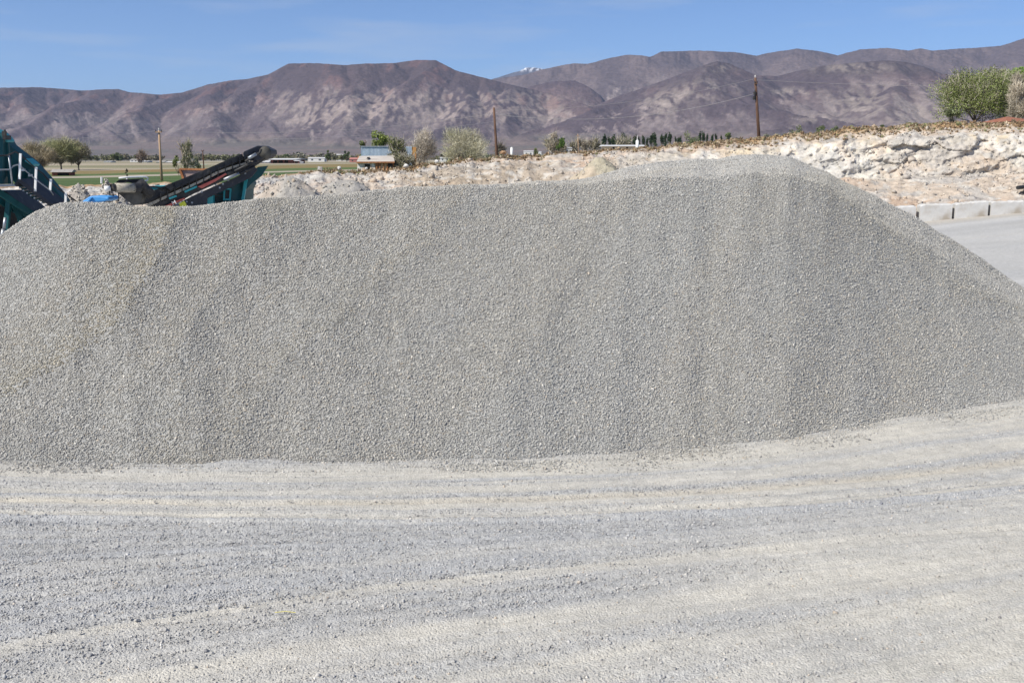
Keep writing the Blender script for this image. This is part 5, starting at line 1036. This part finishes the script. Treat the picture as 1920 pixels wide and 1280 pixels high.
T4 = upole('tall leaning brown pole with black transformer gear, above the pale bank', (1416, 146), (1423, 258), 120, .20, WOOD, arms=((.085, .16),), cans=((.29, -.28, .42), (.22, -.18, .3)))
T5 = upole('small distant utility pole between brown trees left of the poplars', (1083.5, 251), (1084.5, 282), 330, .17, WOODP, arms=((.08, .5),), pin=False)
T6 = upole('short dark pole showing above the left part of the metal wall', (684.5, 263), (684.5, 290), 240, .16, WOOD, arms=((.08, .45),), pin=False)
T7 = upole('tiny pole in the far plain left of the maroon barn', (454, 286), (455, 300), 420, .15, WOOD, pin=False)
def wire(label, pts, r=.012):
    p = [Vector(q_) for q_ in pts]; b = MB(); b.tube(p, r, n=4); o = b.build('power_line', WIRE, origin=p[0]); tag(o, label, 'wire')
def sag(a, b_, s_, n=16): return [a.lerp(b_, i / n) - Vector((0, 0, s_ * 4 * (i / n) * (1 - i / n))) for i in range(n + 1)]
wire('wire from the bare leaning pole sagging right toward the tall pole with the transformer', sag(W(931, 215, 120), W(1415, 176, 120), 1.5), .022)
wire('upper wire leaving the tall transformer pole to the right', sag(W(1417, 150, 120), W(2050, 160, 120), .4), .016)
wire('upper wire between the bare leaning pole and the tall transformer pole', sag(W(926, 207, 120), W(1416, 148, 120), .9), .014)
wire('wire running left from the bare leaning pole to the pale wooden pole', sag(W(926, 213, 120), T1, 1.0), .014)
wire('lower wire left of the bare leaning pole', sag(W(927, 228, 120), T1 - Vector((0, 0, .8)), .9), .012)
wire('wire from the pale wooden pole to beyond the left edge', sag(T1, W(-300, 262, 110), .8), .014)

# ================================================================== SMALL THINGS IN THE FOREGROUND
rs = np.random.default_rng(99)
p = G(535, 1151); b = MB(); b.tube([p + Vector((-.07, 0, .014)), p + Vector((0, .004, .02)), p + Vector((.07, -.002, .014))], .003, n=5); o = b.build('straw_stalk', noisemat('dry_straw', (.62, .55, .18), (.70, .62, .25), 10), origin=p); tag(o, 'yellow straw stalk lying on the gravel in the lower left foreground', 'straw')
STN = noisemat('field_stone', (.40, .38, .35), (.52, .50, .47), 20, bump=.004)
for i, (px, py, s_, lab) in enumerate([(306, 1180, .038, 'biggest loose stone in the lower left foreground'), (1300, 1252, .022, 'reddish grey stone at the bottom edge right of centre'), (1900, 1226, .018, 'small stone near the lower right corner'), (1092, 1256, .026, 'stone lying alone at the bottom edge right of the middle')]):
    p = G(px, py); rock(lab, px, py, p.y, (s_ * 1.3, s_, s_ * .8), STN, 400 + i, 'stone', False, 'stone')
# ================================================================== HAZE
def haze():
    b = MB(); b.box((-27000, -27000, -420), (27000, 27000, 1480)); o = b.build('haze', [])
    m = bpy.data.materials.new('air'); m.use_nodes = True; n = m.node_tree.nodes; n.clear()
    out = n.new('ShaderNodeOutputMaterial'); v = n.new('ShaderNodeVolumePrincipled'); v.inputs['Color'].default_value = (.56, .72, 1.0, 1)
    v.inputs['Density'].default_value = HAZE; v.inputs['Anisotropy'].default_value = .2; m.node_tree.links.new(v.outputs[0], out.inputs['Volume'])
    o.data.materials.append(m); tagk(o, 'stuff')
HAZE = 3.4e-5
haze()
